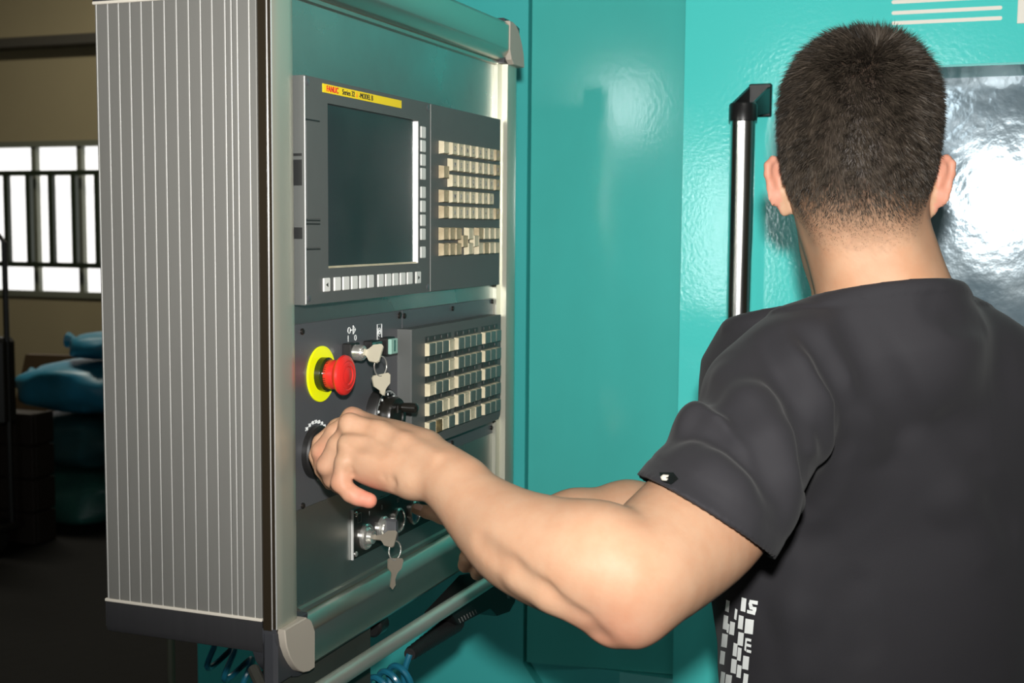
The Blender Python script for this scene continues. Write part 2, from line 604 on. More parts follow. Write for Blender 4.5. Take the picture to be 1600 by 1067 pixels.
# brown board leaning on the wall behind the sacks
p0, p1 = onY(22, 690, 7.6), onY(118, 553, 7.6)
q = [(onY(20, 700, 7.6)[0], 0.0), (onY(170, 700, 7.6)[0], 0.0), (onY(165, 556, 7.6)[0], onY(165, 556, 7.6)[2]), (onY(47, 553, 7.6)[0], onY(47, 553, 7.6)[2])]
bd = MB().prism(q, 1, 7.55, 7.62).build('leaning_board', 'board_brown')
tag(bd, 'dark brown board standing behind the stacked sacks', 'board')
p0, p1 = onY(-90, 800, 4.9), onY(26, 648, 4.9)
cr = thing('wooden_crate', 'dark reddish brown crate at the left edge beside the sacks', 'crate', (p0[0] + 0.2, 5.2, 0))
n = 4
for k in range(n):
    z0 = p1[2] * k / n
    z1 = p1[2] * (k + 1) / n - 0.012
    MB().box(p0[0], p1[0], 5.0, 5.025, z0 + 0.002, z1, 0.003).build('plank', 'crate_brown', cr)
    MB().box(p1[0] - 0.025, p1[0], 5.027, 5.16, z0 + 0.002, z1, 0.003).build('plank', 'crate_brown', cr)
MB().box(p0[0] + 0.01, p1[0] - 0.03, 5.03, 5.16, 0.002, p1[2] - 0.02).build('crate_core', 'crate_brown', cr)
# trolley frame at the very left
p0 = onY(6, 368, 4.9)
tr = thing('trolley', 'black tubular trolley handle at the left edge before the window', 'trolley', (p0[0], 4.9, 0))
MB().tube([(p0[0], 4.9, 0.12), (p0[0], 4.9, p0[2] - 0.03), (p0[0] - 0.03, 4.9, p0[2]), (p0[0] - 0.5, 4.9, p0[2]), (p0[0] - 0.53, 4.9, p0[2] - 0.03), (p0[0] - 0.53, 4.9, 0.12)], 0.014).build('push_handle', 'black_satin', tr)
MB().box(p0[0] - 0.53, p0[0] + 0.01, 4.84, 4.96, 0.62, 1.05, 0.02).build('back_plate', 'black_satin', tr)
MB().box(p0[0] - 0.55, p0[0] + 0.02, 4.4, 4.94, 0.10, 0.14, 0.01).build('deck', 'black_satin', tr)
for sx in (-0.5, -0.03):
    for sy in (4.48, 4.84):
        MB().lathe([(0.02, -0.018), (0.05, -0.015), (0.05, 0.015), (0.02, 0.018)], (p0[0] + sx, sy, 0.05), (1, 0, 0), 16).build('wheel', 'rubber_black', tr)

# ------------------------------------------------------------------ the machine
WY = 2.05
MXL = onY(311, 1040, WY)[0]
mc = thing('machine_tool', 'large turquoise machine tool enclosure filling the background', 'machine', (0.4, WY + 0.5, 0))
MZT = 2.35
xm0, xm1 = onY(822, 600, WY)[0], onY(1060, 600, WY)[0]
zs = onY(821, 1029, WY + 0.02)[2]
# fixed panel on the left, behind the cabinet; its edge turns in below the sill
q = [(MXL, 0.02), (xm0 + 0.16, 0.02), (xm0 + 0.16, zs - 0.22), (xm0, zs), (xm0, MZT), (MXL, MZT)]
MB().prism(q, 1, WY + 0.06, WY - 0.004, 0.0).build('fixed_panel', 'teal_frame', mc, 'turquoise fixed panel behind the control cabinet')
# middle panel: set back and a little askew, duller and smeared
def slab(x0, x1, ya, yb, z0, z1, t):
    """upright slab whose front runs from (x0, ya) to (x1, yb)"""
    return MB().prism([(x0, ya), (x1, yb), (x1, yb + t), (x0, ya + t)], 2, z0, z1)


slab(xm0 + 0.004, xm1 + 0.01, WY + 0.004, WY + 0.042, zs, MZT, 0.03).build('sliding_panel', 'teal_dull', mc, 'duller smeared turquoise panel', smooth=0)
MB().prism([(WY + 0.02, zs - 0.001), (WY + 0.06, zs - 0.001), (WY + 0.06, 0.03), (WY - 0.03, 0.03), (WY - 0.03, zs - 0.22)], 0, xm0 + 0.17, xm1 - 0.003).build('sill', 'teal_frame', mc)
MB().prism([(WY + 0.022, zs - 0.001), (WY + 0.06, zs - 0.001), (WY + 0.06, 0.03), (WY + 0.02, 0.03)], 0, xm0 + 0.002, xm0 + 0.17).build('sill_end', 'teal_frame', mc)
# door with a window opening; its left leaf stands slightly proud at the seam
wl = onY(1432, 300, WY)[0]
wt = onY(1470, 101.5, WY)[2]
DX1, wr, wb = 1.9, 0.95, 0.95
xs1 = onY(1060, 600, WY - 0.0155)[0]
d = MB()
d.box(wl, wr, WY, WY + 0.17, wt, MZT, 0.0)
d.box(wl, wr, WY, WY + 0.17, 0.03, wb, 0.0)
d.box(wr, DX1, WY, WY + 0.17, 0.03, MZT, 0.0)
xe = onY(1385, 300, WY)[0]
d.prism([(xs1, WY - 0.0155), (xe, WY), (wl, WY), (wl, WY + 0.17), (xs1, WY + 0.17)], 2, 0.03, MZT)
door = d.build('door', 'teal_gloss', mc, 'glossy turquoise door with pale stripes and a recessed steel window', smooth=0)
MB().box(wl, wr, WY + 0.15, WY + 0.165, wb, wt).build('window_plate', 'window_steel', door, 'scratched silvery window plate glaring in the flash', smooth=0)
MB().box(wl, wr, WY + 0.002, WY + 0.15, wt - 0.003, wt).build('window_reveal', 'teal_frame', door, smooth=0)
body = MB().box(MXL, DX1, WY + 0.18, WY + 1.9, 0.03, MZT, 0.01)
body.build('enclosure', 'teal_frame', mc)
for i in range(4):
    fx = (MXL + 0.15, DX1 - 0.15)[i % 2]
    fy = (WY + 0.3, WY + 1.75)[i // 2]
    MB().lathe([(0.05, 0.0), (0.05, 0.015), (0.02, 0.02), (0.02, 0.035)], (fx, fy, 0), (0, 0, 1), 16).build('levelling_foot', 'gunmetal', mc)
# printed stripes and a pale plate on the door head
for (xa, ya, xb, yb) in ((1396, 4, 1563, -6), (1396, 22, 1563, 10.5), (1396, 37.8, 1563, 26.8), (1396, -13, 1563, -23)):
    pa, pb = onY(xa, ya, WY), onY(xb, yb, WY)
    z = (pa[2] + pb[2]) / 2
    r = 0.0028
    pts = []
    for t in range(7):
        a = PI / 2 + PI * t / 6
        pts.append((pa[0] + r * math.cos(a), z + r * math.sin(a)))
    for t in range(7):
        a = -PI / 2 + PI * t / 6
        pts.append((pb[0] + r * math.cos(a), z + r * math.sin(a)))
    MB().prism(pts, 1, WY, WY - 0.0008).build('stripe', 'print_white', door, smooth=0)
pa = onY(1589, 37, WY)
MB().box(pa[0], pa[0] + 0.16, WY - 0.002, WY, pa[2], pa[2] + 0.12, 0.0005).build('sign_plate', 'print_white', door, smooth=0)
# pull handle
YF = WY - 0.010            # door face at the handle
HYt = YF - 0.070
pt = onY(1161, 186, HYt)
tx, tz = pt[0], pt[2]
MB().lathe([(0.019, -1.0), (0.019, 0.0)], (tx, HYt, tz), (0, 0, 1), 32).build('handle_tube', 'chrome_tube', door, 'polished steel tube of the pull handle')


def handle_bracket(zc, s):
    hb = MB()
    hb.lathe([(0.0195, -0.004 * s), (0.0215, -0.003 * s), (0.0215, 0.021 * s), (0.0195, 0.024 * s)], (tx, HYt, zc), (0, 0, 1), 32)
    # arm back to the door, sloping up, with hollow top
    fx = tx + 0.014
    for sx in (-1, 1):
        a0 = np.array([tx + sx * 0.018, HYt + 0.004])
        a1 = np.array([fx + sx * 0.018, YF])
        th = 0.004
        q = [(a0[0], a0[1]), (a1[0], a1[1]), (a1[0] - sx * th, a1[1]), (a0[0] - sx * th, a0[1])]
        lo0, hi0, lo1, hi1 = zc + 0.004 * s, zc + 0.026 * s, zc + 0.016 * s, zc + 0.058 * s
        vs = [(q[0][0], q[0][1], lo0), (q[1][0], q[1][1], lo1), (q[2][0], q[2][1], lo1), (q[3][0], q[3][1], lo0),
              (q[0][0], q[0][1], hi0), (q[1][0], q[1][1], hi1), (q[2][0], q[2][1], hi1), (q[3][0], q[3][1], hi0)]
        hb.add(vs, [(0, 1, 2, 3), (4, 5, 6, 7), (0, 1, 5, 4), (1, 2, 6, 5), (2, 3, 7, 6), (3, 0, 4, 7)])
    vs = [(tx - 0.018, HYt + 0.01, zc + 0.006 * s), (tx + 0.018, HYt + 0.01, zc + 0.006 * s), (fx + 0.018, YF, zc + 0.014 * s), (fx - 0.018, YF, zc + 0.014 * s),
          (tx - 0.018, HYt + 0.01, zc + 0.016 * s), (tx + 0.018, HYt + 0.01, zc + 0.016 * s), (fx + 0.018, YF, zc + 0.030 * s), (fx - 0.018, YF, zc + 0.030 * s)]
    hb.add(vs, [(0, 1, 2, 3), (4, 5, 6, 7), (0, 1, 5, 4), (1, 2, 6, 5), (2, 3, 7, 6), (3, 0, 4, 7)])
    hb.box(fx - 0.018, fx + 0.018, YF - 0.008, YF + 0.003, zc + 0.008 * s if s > 0 else zc + 0.060 * s, zc + 0.060 * s if s > 0 else zc + 0.008 * s, 0.002)
    hb.lathe([(0.006, 0), (0.006, 0.006)], ((tx + fx) / 2 + 0.008, (HYt + YF) / 2 + 0.012, zc + 0.024 * s), (0, 0, 1), 12)
    hb.build('handle_bracket', 'black_plastic', door, 'black plastic bracket of the pull handle')


handle_bracket(tz, 1)
handle_bracket(tz - 1.0, -1)
# slim pipe rising beside the machine's left end
pp = onY(267, 1030, 2.25)
MB().lathe([(0.03, 0.0), (0.03, 0.006), (0.0085, 0.008), (0.0085, 1.25), (0.004, 1.26)], (pp[0], 2.25, 0.0), (0, 0, 1), 16).build('drain_pipe', 'post_olive', mc)
MB().box(pp[0], MXL + 0.02, 2.245, 2.255, 0.55, 0.57).build('pipe_clip', 'post_olive', mc)
# ------------------------------------------------------------------ the control cabinet
XS, XC, XP = -0.619, -0.625, -0.638
Y0, Y1 = 1.026, 1.678
ZM = 3.0378                       # top and bottom rails mirror about ZM/2
XL = -0.823
ZB, ZT = 1.2232, 1.8145
cab = thing('control_cabinet', 'grey aluminium operator control cabinet with screen and keyboards hanging before the machine', 'control cabinet', ((XL + XC) / 2, 1.35, 1.0))
MB().box(XL + 0.004, XP - 0.008, Y0 + 0.008, Y1 - 0.004, ZB - 0.031, ZT + 0.031, 0.004).build('housing', 'housing_grey', cab)
# ribbed side: one slat between each pair of bright beads
lines = [159.4, 177.2, 193.6, 211, 228.3, 246, 263.5, 282, 300.5, 318.8, 336.6, 356.3, 365.7, 375, 392.9]
lx = [onY(p, 500, Y0)[0] for p in lines]
ed = [XL] + lx + [-0.6412]
for i in range(len(ed) - 1):
    a, c = ed[i], ed[i + 1]
    g_ = 0.0006
    prof = [(a + g_, Y0 + 0.008), (a + g_, Y0 + 0.0016), (a + 0.0011, Y0 + 0.0011), (c - 0.0011, Y0 + 0.0011), (c - g_, Y0 + 0.0016), (c - g_, Y0 + 0.008)]
    if i == 0:
        prof = [(a, Y0 + 0.02), (a, Y0 + 0.010), (a + 0.002, Y0 + 0.004), (a + 0.005, Y0 + 0.0014), (c - 0.0016, Y0 + 0.0014), (c - g_, Y0 + 0.0024), (c - g_, Y0 + 0.02)]
    MB().prism(prof, 2, ZB + 0.003, ZT - 0.001).build('side_slat', 'slat_alu', cab)
    if i:
        r = 0.0005
        pts = [(a + r * math.cos(t), Y0 + 0.0012 + r * 0.9 * math.sin(t)) for t in [2 * PI * k / 8 for k in range(8)]]
        MB().prism(pts, 2, ZB + 0.003, ZT - 0.001).build('bead', 'slat_bead_glint', cab)  # bead colour is paler than the slats to paint in the flash's glint
# bands above and below the slats, with their cream trim strips
for s in (0, 1):
    z = (lambda v: v) if s == 0 else (lambda v: ZB + ZT - v)
    prof = [(Y0 + 0.10, z(ZB - 0.034)), (Y0 + 0.010, z(ZB - 0.034)), (Y0 + 0.003, z(ZB - 0.031)), (Y0, z(ZB - 0.024)), (Y0, z(ZB)), (Y0 + 0.10, z(ZB))]
    MB().prism(prof, 0, XL, -0.6412).build('side_band', 'band_grey', cab)
    lo, hi = sorted((z(ZB), z(ZB + 0.003)))
    MB().box(XL - 0.0005, -0.6412, Y0 - 0.0008, Y0 + 0.02, lo, hi, 0.0006).build('trim_strip', 'trim_cream', cab)
# dark vertical corner strip with a thin bright line that paints its highlight
MB().prism([(-0.6408, Y0 + 0.02), (-0.6408, Y0 + 0.001), (-0.6395, Y0), (-0.6313, Y0), (-0.6305, Y0 + 0.0008), (-0.6263, Y0 + 0.0008), (-0.6255, Y0 + 0.002), (-0.6255, Y0 + 0.02)], 2, 1.2155, ZM - 1.2155).build('corner_strip', 'dark_brown_gloss', cab)
MB().box(-0.6304, -0.6298, Y0 - 0.0003, Y0 + 0.004, 1.2165, ZM - 1.2165, 0.0002).build('highlight_line', 'bright_edge', cab)
# front columns
colL = [(-0.66, Y0 + 0.003), (-0.6256, Y0 + 0.003), (-0.6252, Y0 + 0.0006), (XC, Y0 + 0.0002), (XC + 0.0006, Y0 + 0.0012), (XC + 0.0009, Y0 + 0.012), (XC + 0.0003, Y0 + 0.030), (XC - 0.0006, Y0 + 0.038), (XC - 0.003, Y0 + 0.0425), (XP - 0.006, Y0 + 0.043), (-0.66, Y0 + 0.043)]
MB().prism(colL, 2, 1.2175, ZM - 1.2175).build('front_column', 'frame_alu', cab, 'olive tinted aluminium column at the near side')
MB().box(XC - 0.0004, XC + 0.0003, Y0 - 0.0007, Y0 + 0.0004, 1.2175, ZM - 1.2175).build('highlight_line', 'bright_edge', cab)  # pale strip paints the highlight along the column's edge
colR = [(-0.66, 1.6125), (XP + 0.005, 1.6125), (XP + 0.005, 1.6285), (XC, 1.6290), (XC + 0.0008, 1.634), (XC + 0.0008, 1.655), (XC - 0.002, 1.668), (XC - 0.007, 1.676), (-0.640, Y1), (-0.66, Y1)]
MB().prism(colR, 2, 1.2175, ZM - 1.2175).build('front_column', 'frame_alu', cab, 'aluminium column at the far side')
# top and bottom rails
for s in (0, 1):
    z = (lambda v: v) if s == 0 else (lambda v: ZM - v)
    prof = [(-0.66, z(1.2203)), (XP + 0.0005, z(1.2203)), (XP + 0.004, z(1.2190)), (XP + 0.0045, z(1.2155)), (XP + 0.003, z(1.2140)), (XC - 0.006, z(1.2135)), (XC - 0.002, z(1.2112)), (XC + 0.005, z(1.2015)), (XC + 0.006, z(1.1990)), (XC + 0.006, z(1.168)), (XC + 0.002, z(1.1635)), (XC - 0.006, z(1.161)), (-0.66, z(1.161))]
    MB().prism(prof, 1, 1.0865, 1.6200).build('rail_profile', 'rail_alu', cab, ('aluminium rail under the panel', 'aluminium rail over the panel')[s])
# corner caps and dark guards
capo = [(1.0292, 1.2172), (1.0300, 1.2100), (1.0323, 1.2000), (1.0385, 1.1880), (1.0461, 1.1780), (1.0550, 1.1690), (1.064, 1.1640), (1.075, 1.1615), (1.0858, 1.1618), (1.0866, 1.199), (1.0795, 1.2122), (1.0705, 1.2175)]
for sy in (0, 1):
    for sz in (0, 1):
        fy = (lambda v: v) if sy == 0 else (lambda v: Y0 + Y1 - v)
        fz = (lambda v: v) if sz == 0 else (lambda v: ZM - v)
        pts = [(fy(a), fz(c)) for a, c in capo]
        MB().prism(pts, 0, -0.655, XS + 0.0012, 0.0012).build('corner_cap', 'cap_beige', cab, smooth=20)
        gd = [(1.0265, 1.2172), (1.0268, 1.2060), (1.0300, 1.1930), (1.0370, 1.1790), (1.046, 1.1690), (1.056, 1.1610), (1.068, 1.1575), (1.0866, 1.1575), (1.0866, 1.2172)]
        MB().prism([(fy(a), fz(c)) for a, c in gd], 0, -0.655, XC - 0.001, 0.001).build('corner_guard', 'guard_grey', cab)
        # the guard's foot on the side face
        lo, hi = sorted((fz(1.1600), fz(1.2155)))
        a, c = sorted((fy(Y0 - 0.0004), fy(Y0 + 0.05)))
        MB().box(-0.6420, XC - 0.0006, a, c, lo, hi, 0.0035).build('corner_guard', 'guard_grey', cab)
# plate reaching down from the near corner, and the thumb screw at its edge
MB().box(-0.6420, -0.6300, Y0 + 0.0005, 1.2329, 0.98, 1.1640, 0.003).build('hanger_plate', 'gunmetal', cab)
MB().lathe([(0.004, -0.012), (0.010, -0.012), (0.0125, -0.009), (0.0125, 0.010), (0.010, 0.014)], onX(583, 978, -0.648) + np.array([0, 0.006, 0.0]), (0, 1, 0), 20).build('thumb_screw', 'black_plastic', cab)
# steel panel and the two screwed plates
MB().box(XP - 0.004, XP, Y0 + 0.043, 1.6125, 1.2200, ZM - 1.2200).build('steel_panel', 'panel_steel', cab, 'stained stainless steel panel', smooth=0)
XPL = XP + 0.002
pl1 = MB().box(XP, XPL, 1.0695, 1.3225, 1.3195, 1.5045, 0.0004).build('switch_plate', 'plate_grey', cab, 'dark grey plate with red emergency stop and knobs')
pl2 = MB().box(XP, XPL, 1.3240, 1.6095, 1.3190, 1.5045, 0.0004).build('keypad_plate', 'plate_grey', cab, 'dark grey plate carrying the small key block')
scr = MB().lathe([(0.0032, 0), (0.0032, 0.0012), (0.0022, 0.0022)], (0, 0, 0), (1, 0, 0), 14).mesh('screw', 'screw_dark')
for (pxx, pyy, o) in ((471.5, 518, pl1), (472.5, 790, pl1), (623.5, 493.5, pl1), (631.5, 493.5, pl2), (707, 482, pl2), (769, 471, pl2), (706, 692, pl2), (767.5, 668, pl2)):
    p = onX(pxx, pyy, XPL)
    put('screw', scr, o, (XPL, min(max(p[1], 1.074), 1.605), p[2]))
for z in (1.500, 1.3245):
    put('screw', scr, pl1, (XPL, 1.3165, z))

# ---- display unit
SZ0, SZ1 = 1.5243, 1.7432
SYA, SYB, SYC = 1.0742, 1.3634, 1.5885
oy0, oy1, oz0, oz1 = 1.1195, 1.3315, 1.5585, 1.7208
bz = MB()
bz.box(XP, XS, SYA, oy0, SZ0, SZ1, 0.0)
bz.box(XP, XS, oy1, SYB, SZ0, SZ1, 0.0)
bz.box(XP, XS, oy0, oy1, SZ0, oz0, 0.0)
bz.box(XP, XS, oy0, oy1, oz1, SZ1, 0.0)
disp = bz.build('display_unit', 'bezel_grey', cab, 'dark grey display unit with a slanted view of its blank screen', smooth=0)
MB().box(XS - 0.010, XS - 0.0036, oy0 - 0.001, oy1 + 0.001, oz0 - 0.001, oz1 + 0.001).build('screen', 'screen_glass', disp, 'blank dark glass screen', smooth=0)
MB().prism([(XS - 0.0035, oz0 + 0.0002), (XS - 0.0004, oz0 + 0.0002), (XS - 0.0035, oz0 + 0.0022)], 1, oy0 + 0.0005, oy1 - 0.0005).build('screen_lip', 'key_cream', disp)
MB().box(XS - 0.0035, XS - 0.0005, oy1 - 0.0008, oy1 - 0.0001, oz0 + 0.001, oz1 - 0.001).build('screen_edge_shine', 'bright_edge', disp)  # pale strip paints the lit side wall of the screen opening
MB().tube([(XS, SYA + 0.0004, SZ0 + 0.001), (XS, SYA + 0.0004, SZ1 - 0.001)], 0.0007, 6).build('edge_line', 'bright_edge', disp)
MB().tube([(XS + 0.0002, SYB + 0.0003, SZ0 + 0.001), (XS + 0.0002, SYB + 0.0003, SZ1 - 0.001)], 0.0006, 6).build('edge_line', 'ink_grey', disp)
# card slot cover: two raised lids with dark gaps
MB().box(XS, XS + 0.0007, 1.0762, 1.1035, 1.6075, 1.7005, 0.0003).build('card_cover', 'bezel_grey', disp)
MB().box(XS, XS + 0.0007, 1.0762, 1.1030, 1.5795, 1.6010, 0.0003).build('card_cover', 'bezel_grey', disp)
for z in (1.7018, 1.6058, 1.6024, 1.5780):
    MB().box(XS - 0.0001, XS + 0.0003, 1.0750, 1.1032, z - 0.0007, z + 0.0007).build('cover_gap', 'bezel_gap', disp, smooth=0)
for z0, z1 in ((1.668, 1.6685), (1.640, 1.6625), (1.589, 1.598)):
    MB().box(XS - 0.014, XS - 0.003, SYA - 0.0006, SYA, z0 - 0.001, z1 + 0.001).build('side_slot', 'bezel_gap', disp, smooth=0)
for (yy, zz) in ((1.0805, 1.7375), (1.0805, 1.5305), (1.3570, 1.7375), (1.3570, 1.5305)):
    MB().lathe([(0.0035, 0), (0.0035, 0.0004), (0.0028, 0.0007)], (XS, yy, zz), (1, 0, 0), 14).build('corner_plug', 'plate_grey', disp)
# yellow name strip with its lettering
MB().box(XS, XS + 0.0005, 1.1094, 1.2857, 1.7306, 1.7390).build('name_strip', 'label_yellow', disp, 'yellow name strip', smooth=0)
text('FANUC', 0.0080, panelM(XS + 0.0007, 1.1285, 1.7346), 'ink_red', 'strip_lettering', disp, bold=True, sx=0.92)
text('Series 32', 0.0076, panelM(XS + 0.0007, 1.1620, 1.7346), 'ink_black', 'strip_lettering', disp, sx=0.95)
text('i', 0.0076, panelM(XS + 0.0007, 1.1800, 1.7346), 'ink_red', 'strip_lettering', disp)
text('-MODEL B', 0.0076, panelM(XS + 0.0007, 1.2005, 1.7346), 'ink_black', 'strip_lettering', disp, sx=0.92)
# soft keys
sk = MB().box(-0.0005, 0.0016, -0.0068, 0.0068, -0.0069, 0.0069, 0.0008).mesh('soft_key', 'soft_key', 0)
hy = [1.1142] + [1.1361 + 0.01835 * i for i in range(5)] + [1.2330 + 0.01828 * i for i in range(5)] + [1.3287]
for i, y in enumerate(hy):
    put('soft_key', sk, disp, (XS, y, 1.5425))
    if i in (0, 11):
        s = -1 if i == 0 else 1
        MB().prism([(y + s * 0.0026, 1.5425), (y - s * 0.0018, 1.5448), (y - s * 0.0018, 1.5402)], 0, XS + 0.0016, XS + 0.0018).build('key_arrow', 'ink_black', disp, smooth=0)
skv = MB().box(-0.0005, 0.0014, -0.0066, 0.0066, -0.0067, 0.0067, 0.0008).mesh('soft_key', 'soft_key', 0)
for z in (1.7085, 1.6928, 1.6770, 1.6612, 1.6400, 1.6240, 1.6080, 1.5920, 1.5712):
    put('soft_key', skv, disp, (XS, 1.3412 + 0.0010, z))

# ---- keyboard unit right of it
mdi = MB().box(XP, XS, SYB + 0.0012, SYC, SZ0, SZ1, 0.0008).build('keyboard_unit', 'bezel_grey', cab, 'dark grey keyboard unit with cream keys')


def key_mesh(w, h, d, m):
    b = MB()
    t = 0.0012
    vs = []
    for (x, s) in ((0.0, 0.0), (d - 0.0008, t * 0.5), (d, t)):
        vs += [(x, -w / 2 + s, -h / 2 + s), (x, w / 2 - s, -h / 2 + s), (x, w / 2 - s, h / 2 - s), (x, -w / 2 + s, h / 2 - s)]
    # dished top
    vs += [(d - 0.0005, -w / 2 + 0.003, -h / 2 + 0.003), (d - 0.0005, w / 2 - 0.003, -h / 2 + 0.003), (d - 0.0005, w / 2 - 0.003, h / 2 - 0.003), (d - 0.0005, -w / 2 + 0.003, h / 2 - 0.003)]
    fs = []
    for k in range(3):
        for i in range(4):
            j = (i + 1) % 4
            fs.append((k * 4 + i, k * 4 + j, k * 4 + 4 + j, k * 4 + 4 + i))
    fs += [(12, 13, 14, 15), (3, 2, 1, 0)]
    b.add(vs, fs)
    return b.mesh('key', m, 0)


KD = 0.0065
kc = key_mesh(0.0172, 0.0152, KD, 'key_cream')
kd = key_mesh(0.0172, 0.0152, KD, 'key_cream_dirty')
ZR = [1.6945, 1.6752, 1.6562, 1.6372, 1.6182]
# y centres are measured at the key tops
YA = [1.4235 - 0.0015 + 0.0193 * i for i in range(4)]
YB = [1.5030 + 0.0191 * i for i in range(3)]
YK0, YKC = 1.3965, 1.5648
keyset = []
for r, z in enumerate(ZR):
    keyset += [(y, z, 0) for y in YA] + [(y, z, 0) for y in YB]
    if r != 3:
        keyset.append((YKC, z, 1))
keyset += [(YK0, 1.6945, 0), (YK0, 1.6657, 1), (YK0, 1.6372, 1), (YK0, 1.6182, 1)]
for z in (1.5925, 1.5738):
    keyset += [(YK0 + 0.0193 * i, z, 1) for i in range(3)]
    keyset += [(YKC - 0.0193 * i, z, int(rng.random() < .3)) for i in range(4)]
keyset += [(1.4740, 1.5925, 0), (1.4740, 1.5738, 0), (1.4555, 1.5832, 1), (1.4925, 1.5832, 0)]
chars = 'OPNGXYZFMSTUHIJKLEBQCRVAW0123456789?+-*/=<>'
for i, (y, z, dty) in enumerate(keyset):
    put('key', kd if dty else kc, mdi, (XS, y, z))
for i, (y, z, dty) in enumerate(keyset[:39]):
    text(chars[i % len(chars)], 0.0085, panelM(XS + KD - 0.0002, y, z), 'ink_grey', 'key_legend', mdi, sx=0.9)

# ---- operator key block
OX = -0.618
oy_0, oy_1, oz_0, oz_1 = 1.3106, 1.5922, 1.3425, 1.4838
opb = MB().prism([(oy_0, oz_0 + 0.002), (oy_0 + 0.002, oz_0), (oy_1 - 0.006, oz_0), (oy_1, oz_0 + 0.006), (oy_1, oz_1), (oy_0, oz_1)], 0, XPL, OX, 0.0006).build('key_block', 'bezel_grey', cab, 'dark grey block of windowed machine keys', smooth=20)
OR = [1.4575, 1.4338, 1.4100, 1.3868, 1.3643]
OG = [[1.3560 + 0.0192 * i for i in range(4)], [1.4425 + 0.0192 * i for i in range(4)], [1.5305 + 0.0192 * i for i in range(3)]]
cream = {(0, 0, 3), (1, 0, 3), (2, 0, 0), (2, 0, 3), (3, 0, 2), (3, 0, 3), (3, 1, 1), (4, 0, 2), (4, 1, 2)}
kf = key_mesh(0.0178, 0.0152, 0.0062, 'key_cream')
kwm = MB().box(0.0052, 0.0066, -0.0083, 0.0083, -0.0071, 0.0071, 0.0004).mesh('key_window', 'key_window', 0)
kwb = MB().box(0.0052, 0.0067, -0.0084, 0.0084, -0.0072, 0.0072, 0.0004).mesh('key_window', 'key_burnt', 0)
led = MB().box(0.0, 0.0006, -0.0012, 0.0012, -0.0022, 0.0022, 0.0002).mesh('status_led', 'led_dark', 0)
ledl = MB().box(0.0006, 0.0008, -0.0003, 0.0003, -0.0012, 0.0022).mesh('status_led_line', 'ink_grey', 0)
for r, z in enumerate(OR):
    for gi, ys in enumerate(OG):
        MB().box(OX, OX + 0.0004, ys[0] - 0.0095, ys[-1] + 0.0095, z + 0.0085, z + 0.0150).build('legend_strip', 'led_dark', opb, smooth=0)
        for ci, y in enumerate(ys):
            put('key', kf, opb, (OX, y, z))
            if (r, gi, ci) == (4, 0, 1):
                put('key_window', kwb, opb, (OX, y, z))
            elif (r, gi, ci) not in cream:
                put('key_window', kwm, opb, (OX, y, z))
            put('status_led', led, opb, (OX + 0.0004, y - 0.002, z + 0.0117))
            if r == 0 or (r + ci) % 2:
                put('status_led_line', ledl, opb, (OX + 0.0004, y - 0.002, z + 0.0117))

# ---- emergency stop
ey, ez = 1.1330, 1.4508
X0 = XPL
es = MB().lathe([(0.0165, 0.0), (0.0285, 0.0), (0.0285, 0.0014), (0.0280, 0.0018), (0.0165, 0.0018)], (X0, ey, ez), (1, 0, 0), 48).build('emergency_stop', 'estop_yellow', cab, 'red mushroom emergency stop on a yellow disc')
MB().lathe([(0.0172, 0.0), (0.0172, 0.0085), (0.0160, 0.0100), (0.0150, 0.0100), (0.0150, 0.013)], (X0, ey, ez), (1, 0, 0), 40).build('collar', 'estop_collar', es)
MB().lathe([(0.0142, 0.009), (0.0150, 0.0105), (0.0150, 0.0205), (0.0165, 0.0225), (0.0195, 0.0245), (0.0205, 0.0265), (0.0200, 0.0290), (0.0180, 0.0308), (0.0150, 0.0318),
            (0.0140, 0.0312), (0.0130, 0.0318), (0.0095, 0.0322), (0.0085, 0.0312), (0.0070, 0.0320), (0.0, 0.0324)], (X0, ey, ez), (1, 0, 0), 48).build('mushroom_head', 'estop_red', es)
# ---- key switch, O and I buttons
XB = -0.622


def square_module(y, z, name, cap, lab, sz=0.0172):
    o = MB().box(X0, XB - 0.004, y - 0.0105, y + 0.0105, z - 0.0100, z + 0.0100, 0.001).build(name, 'black_satin', cab, lab)
    if cap:
        MB().box(XB - 0.0045, XB, y - sz / 2, y + sz / 2, z - sz / 2, z + sz / 2, 0.0008).build('button_cap', cap, o)
    return o


def ypx(x, y, X):
    p = onX(x, y, X)
    return p[1], p[2]


yO, zO = ypx(592.3, 546.5, XB)
yI, zI = ypx(616.6, 541, XB)
bO = square_module(yO, zO, 'off_button', 'button_green', 'dark green square button marked O')
text('O', 0.0165, panelM(XB + 0.0003, yO, zO), 'button_mint', 'button_mark', bO, bold=True, sx=0.72)
bI = square_module(yI, zI, 'on_button', 'button_mint', 'mint green square button marked I')
text('I', 0.0175, panelM(XB + 0.0003, yI, zI), 'button_green', 'button_mark', bI, bold=True)
yK, zK = ypx(560.5, 551, XB)
bK = square_module(yK, zK, 'key_switch', None, 'black key switch with a metal cylinder')
MB().lathe([(0.0085, -0.006), (0.0085, 0.004), (0.0075, 0.006), (0.0055, 0.0062), (0.0055, 0.008)], (XB, yK, zK), (1, 0, 0), 28).build('lock_cylinder', 'chrome', bK)
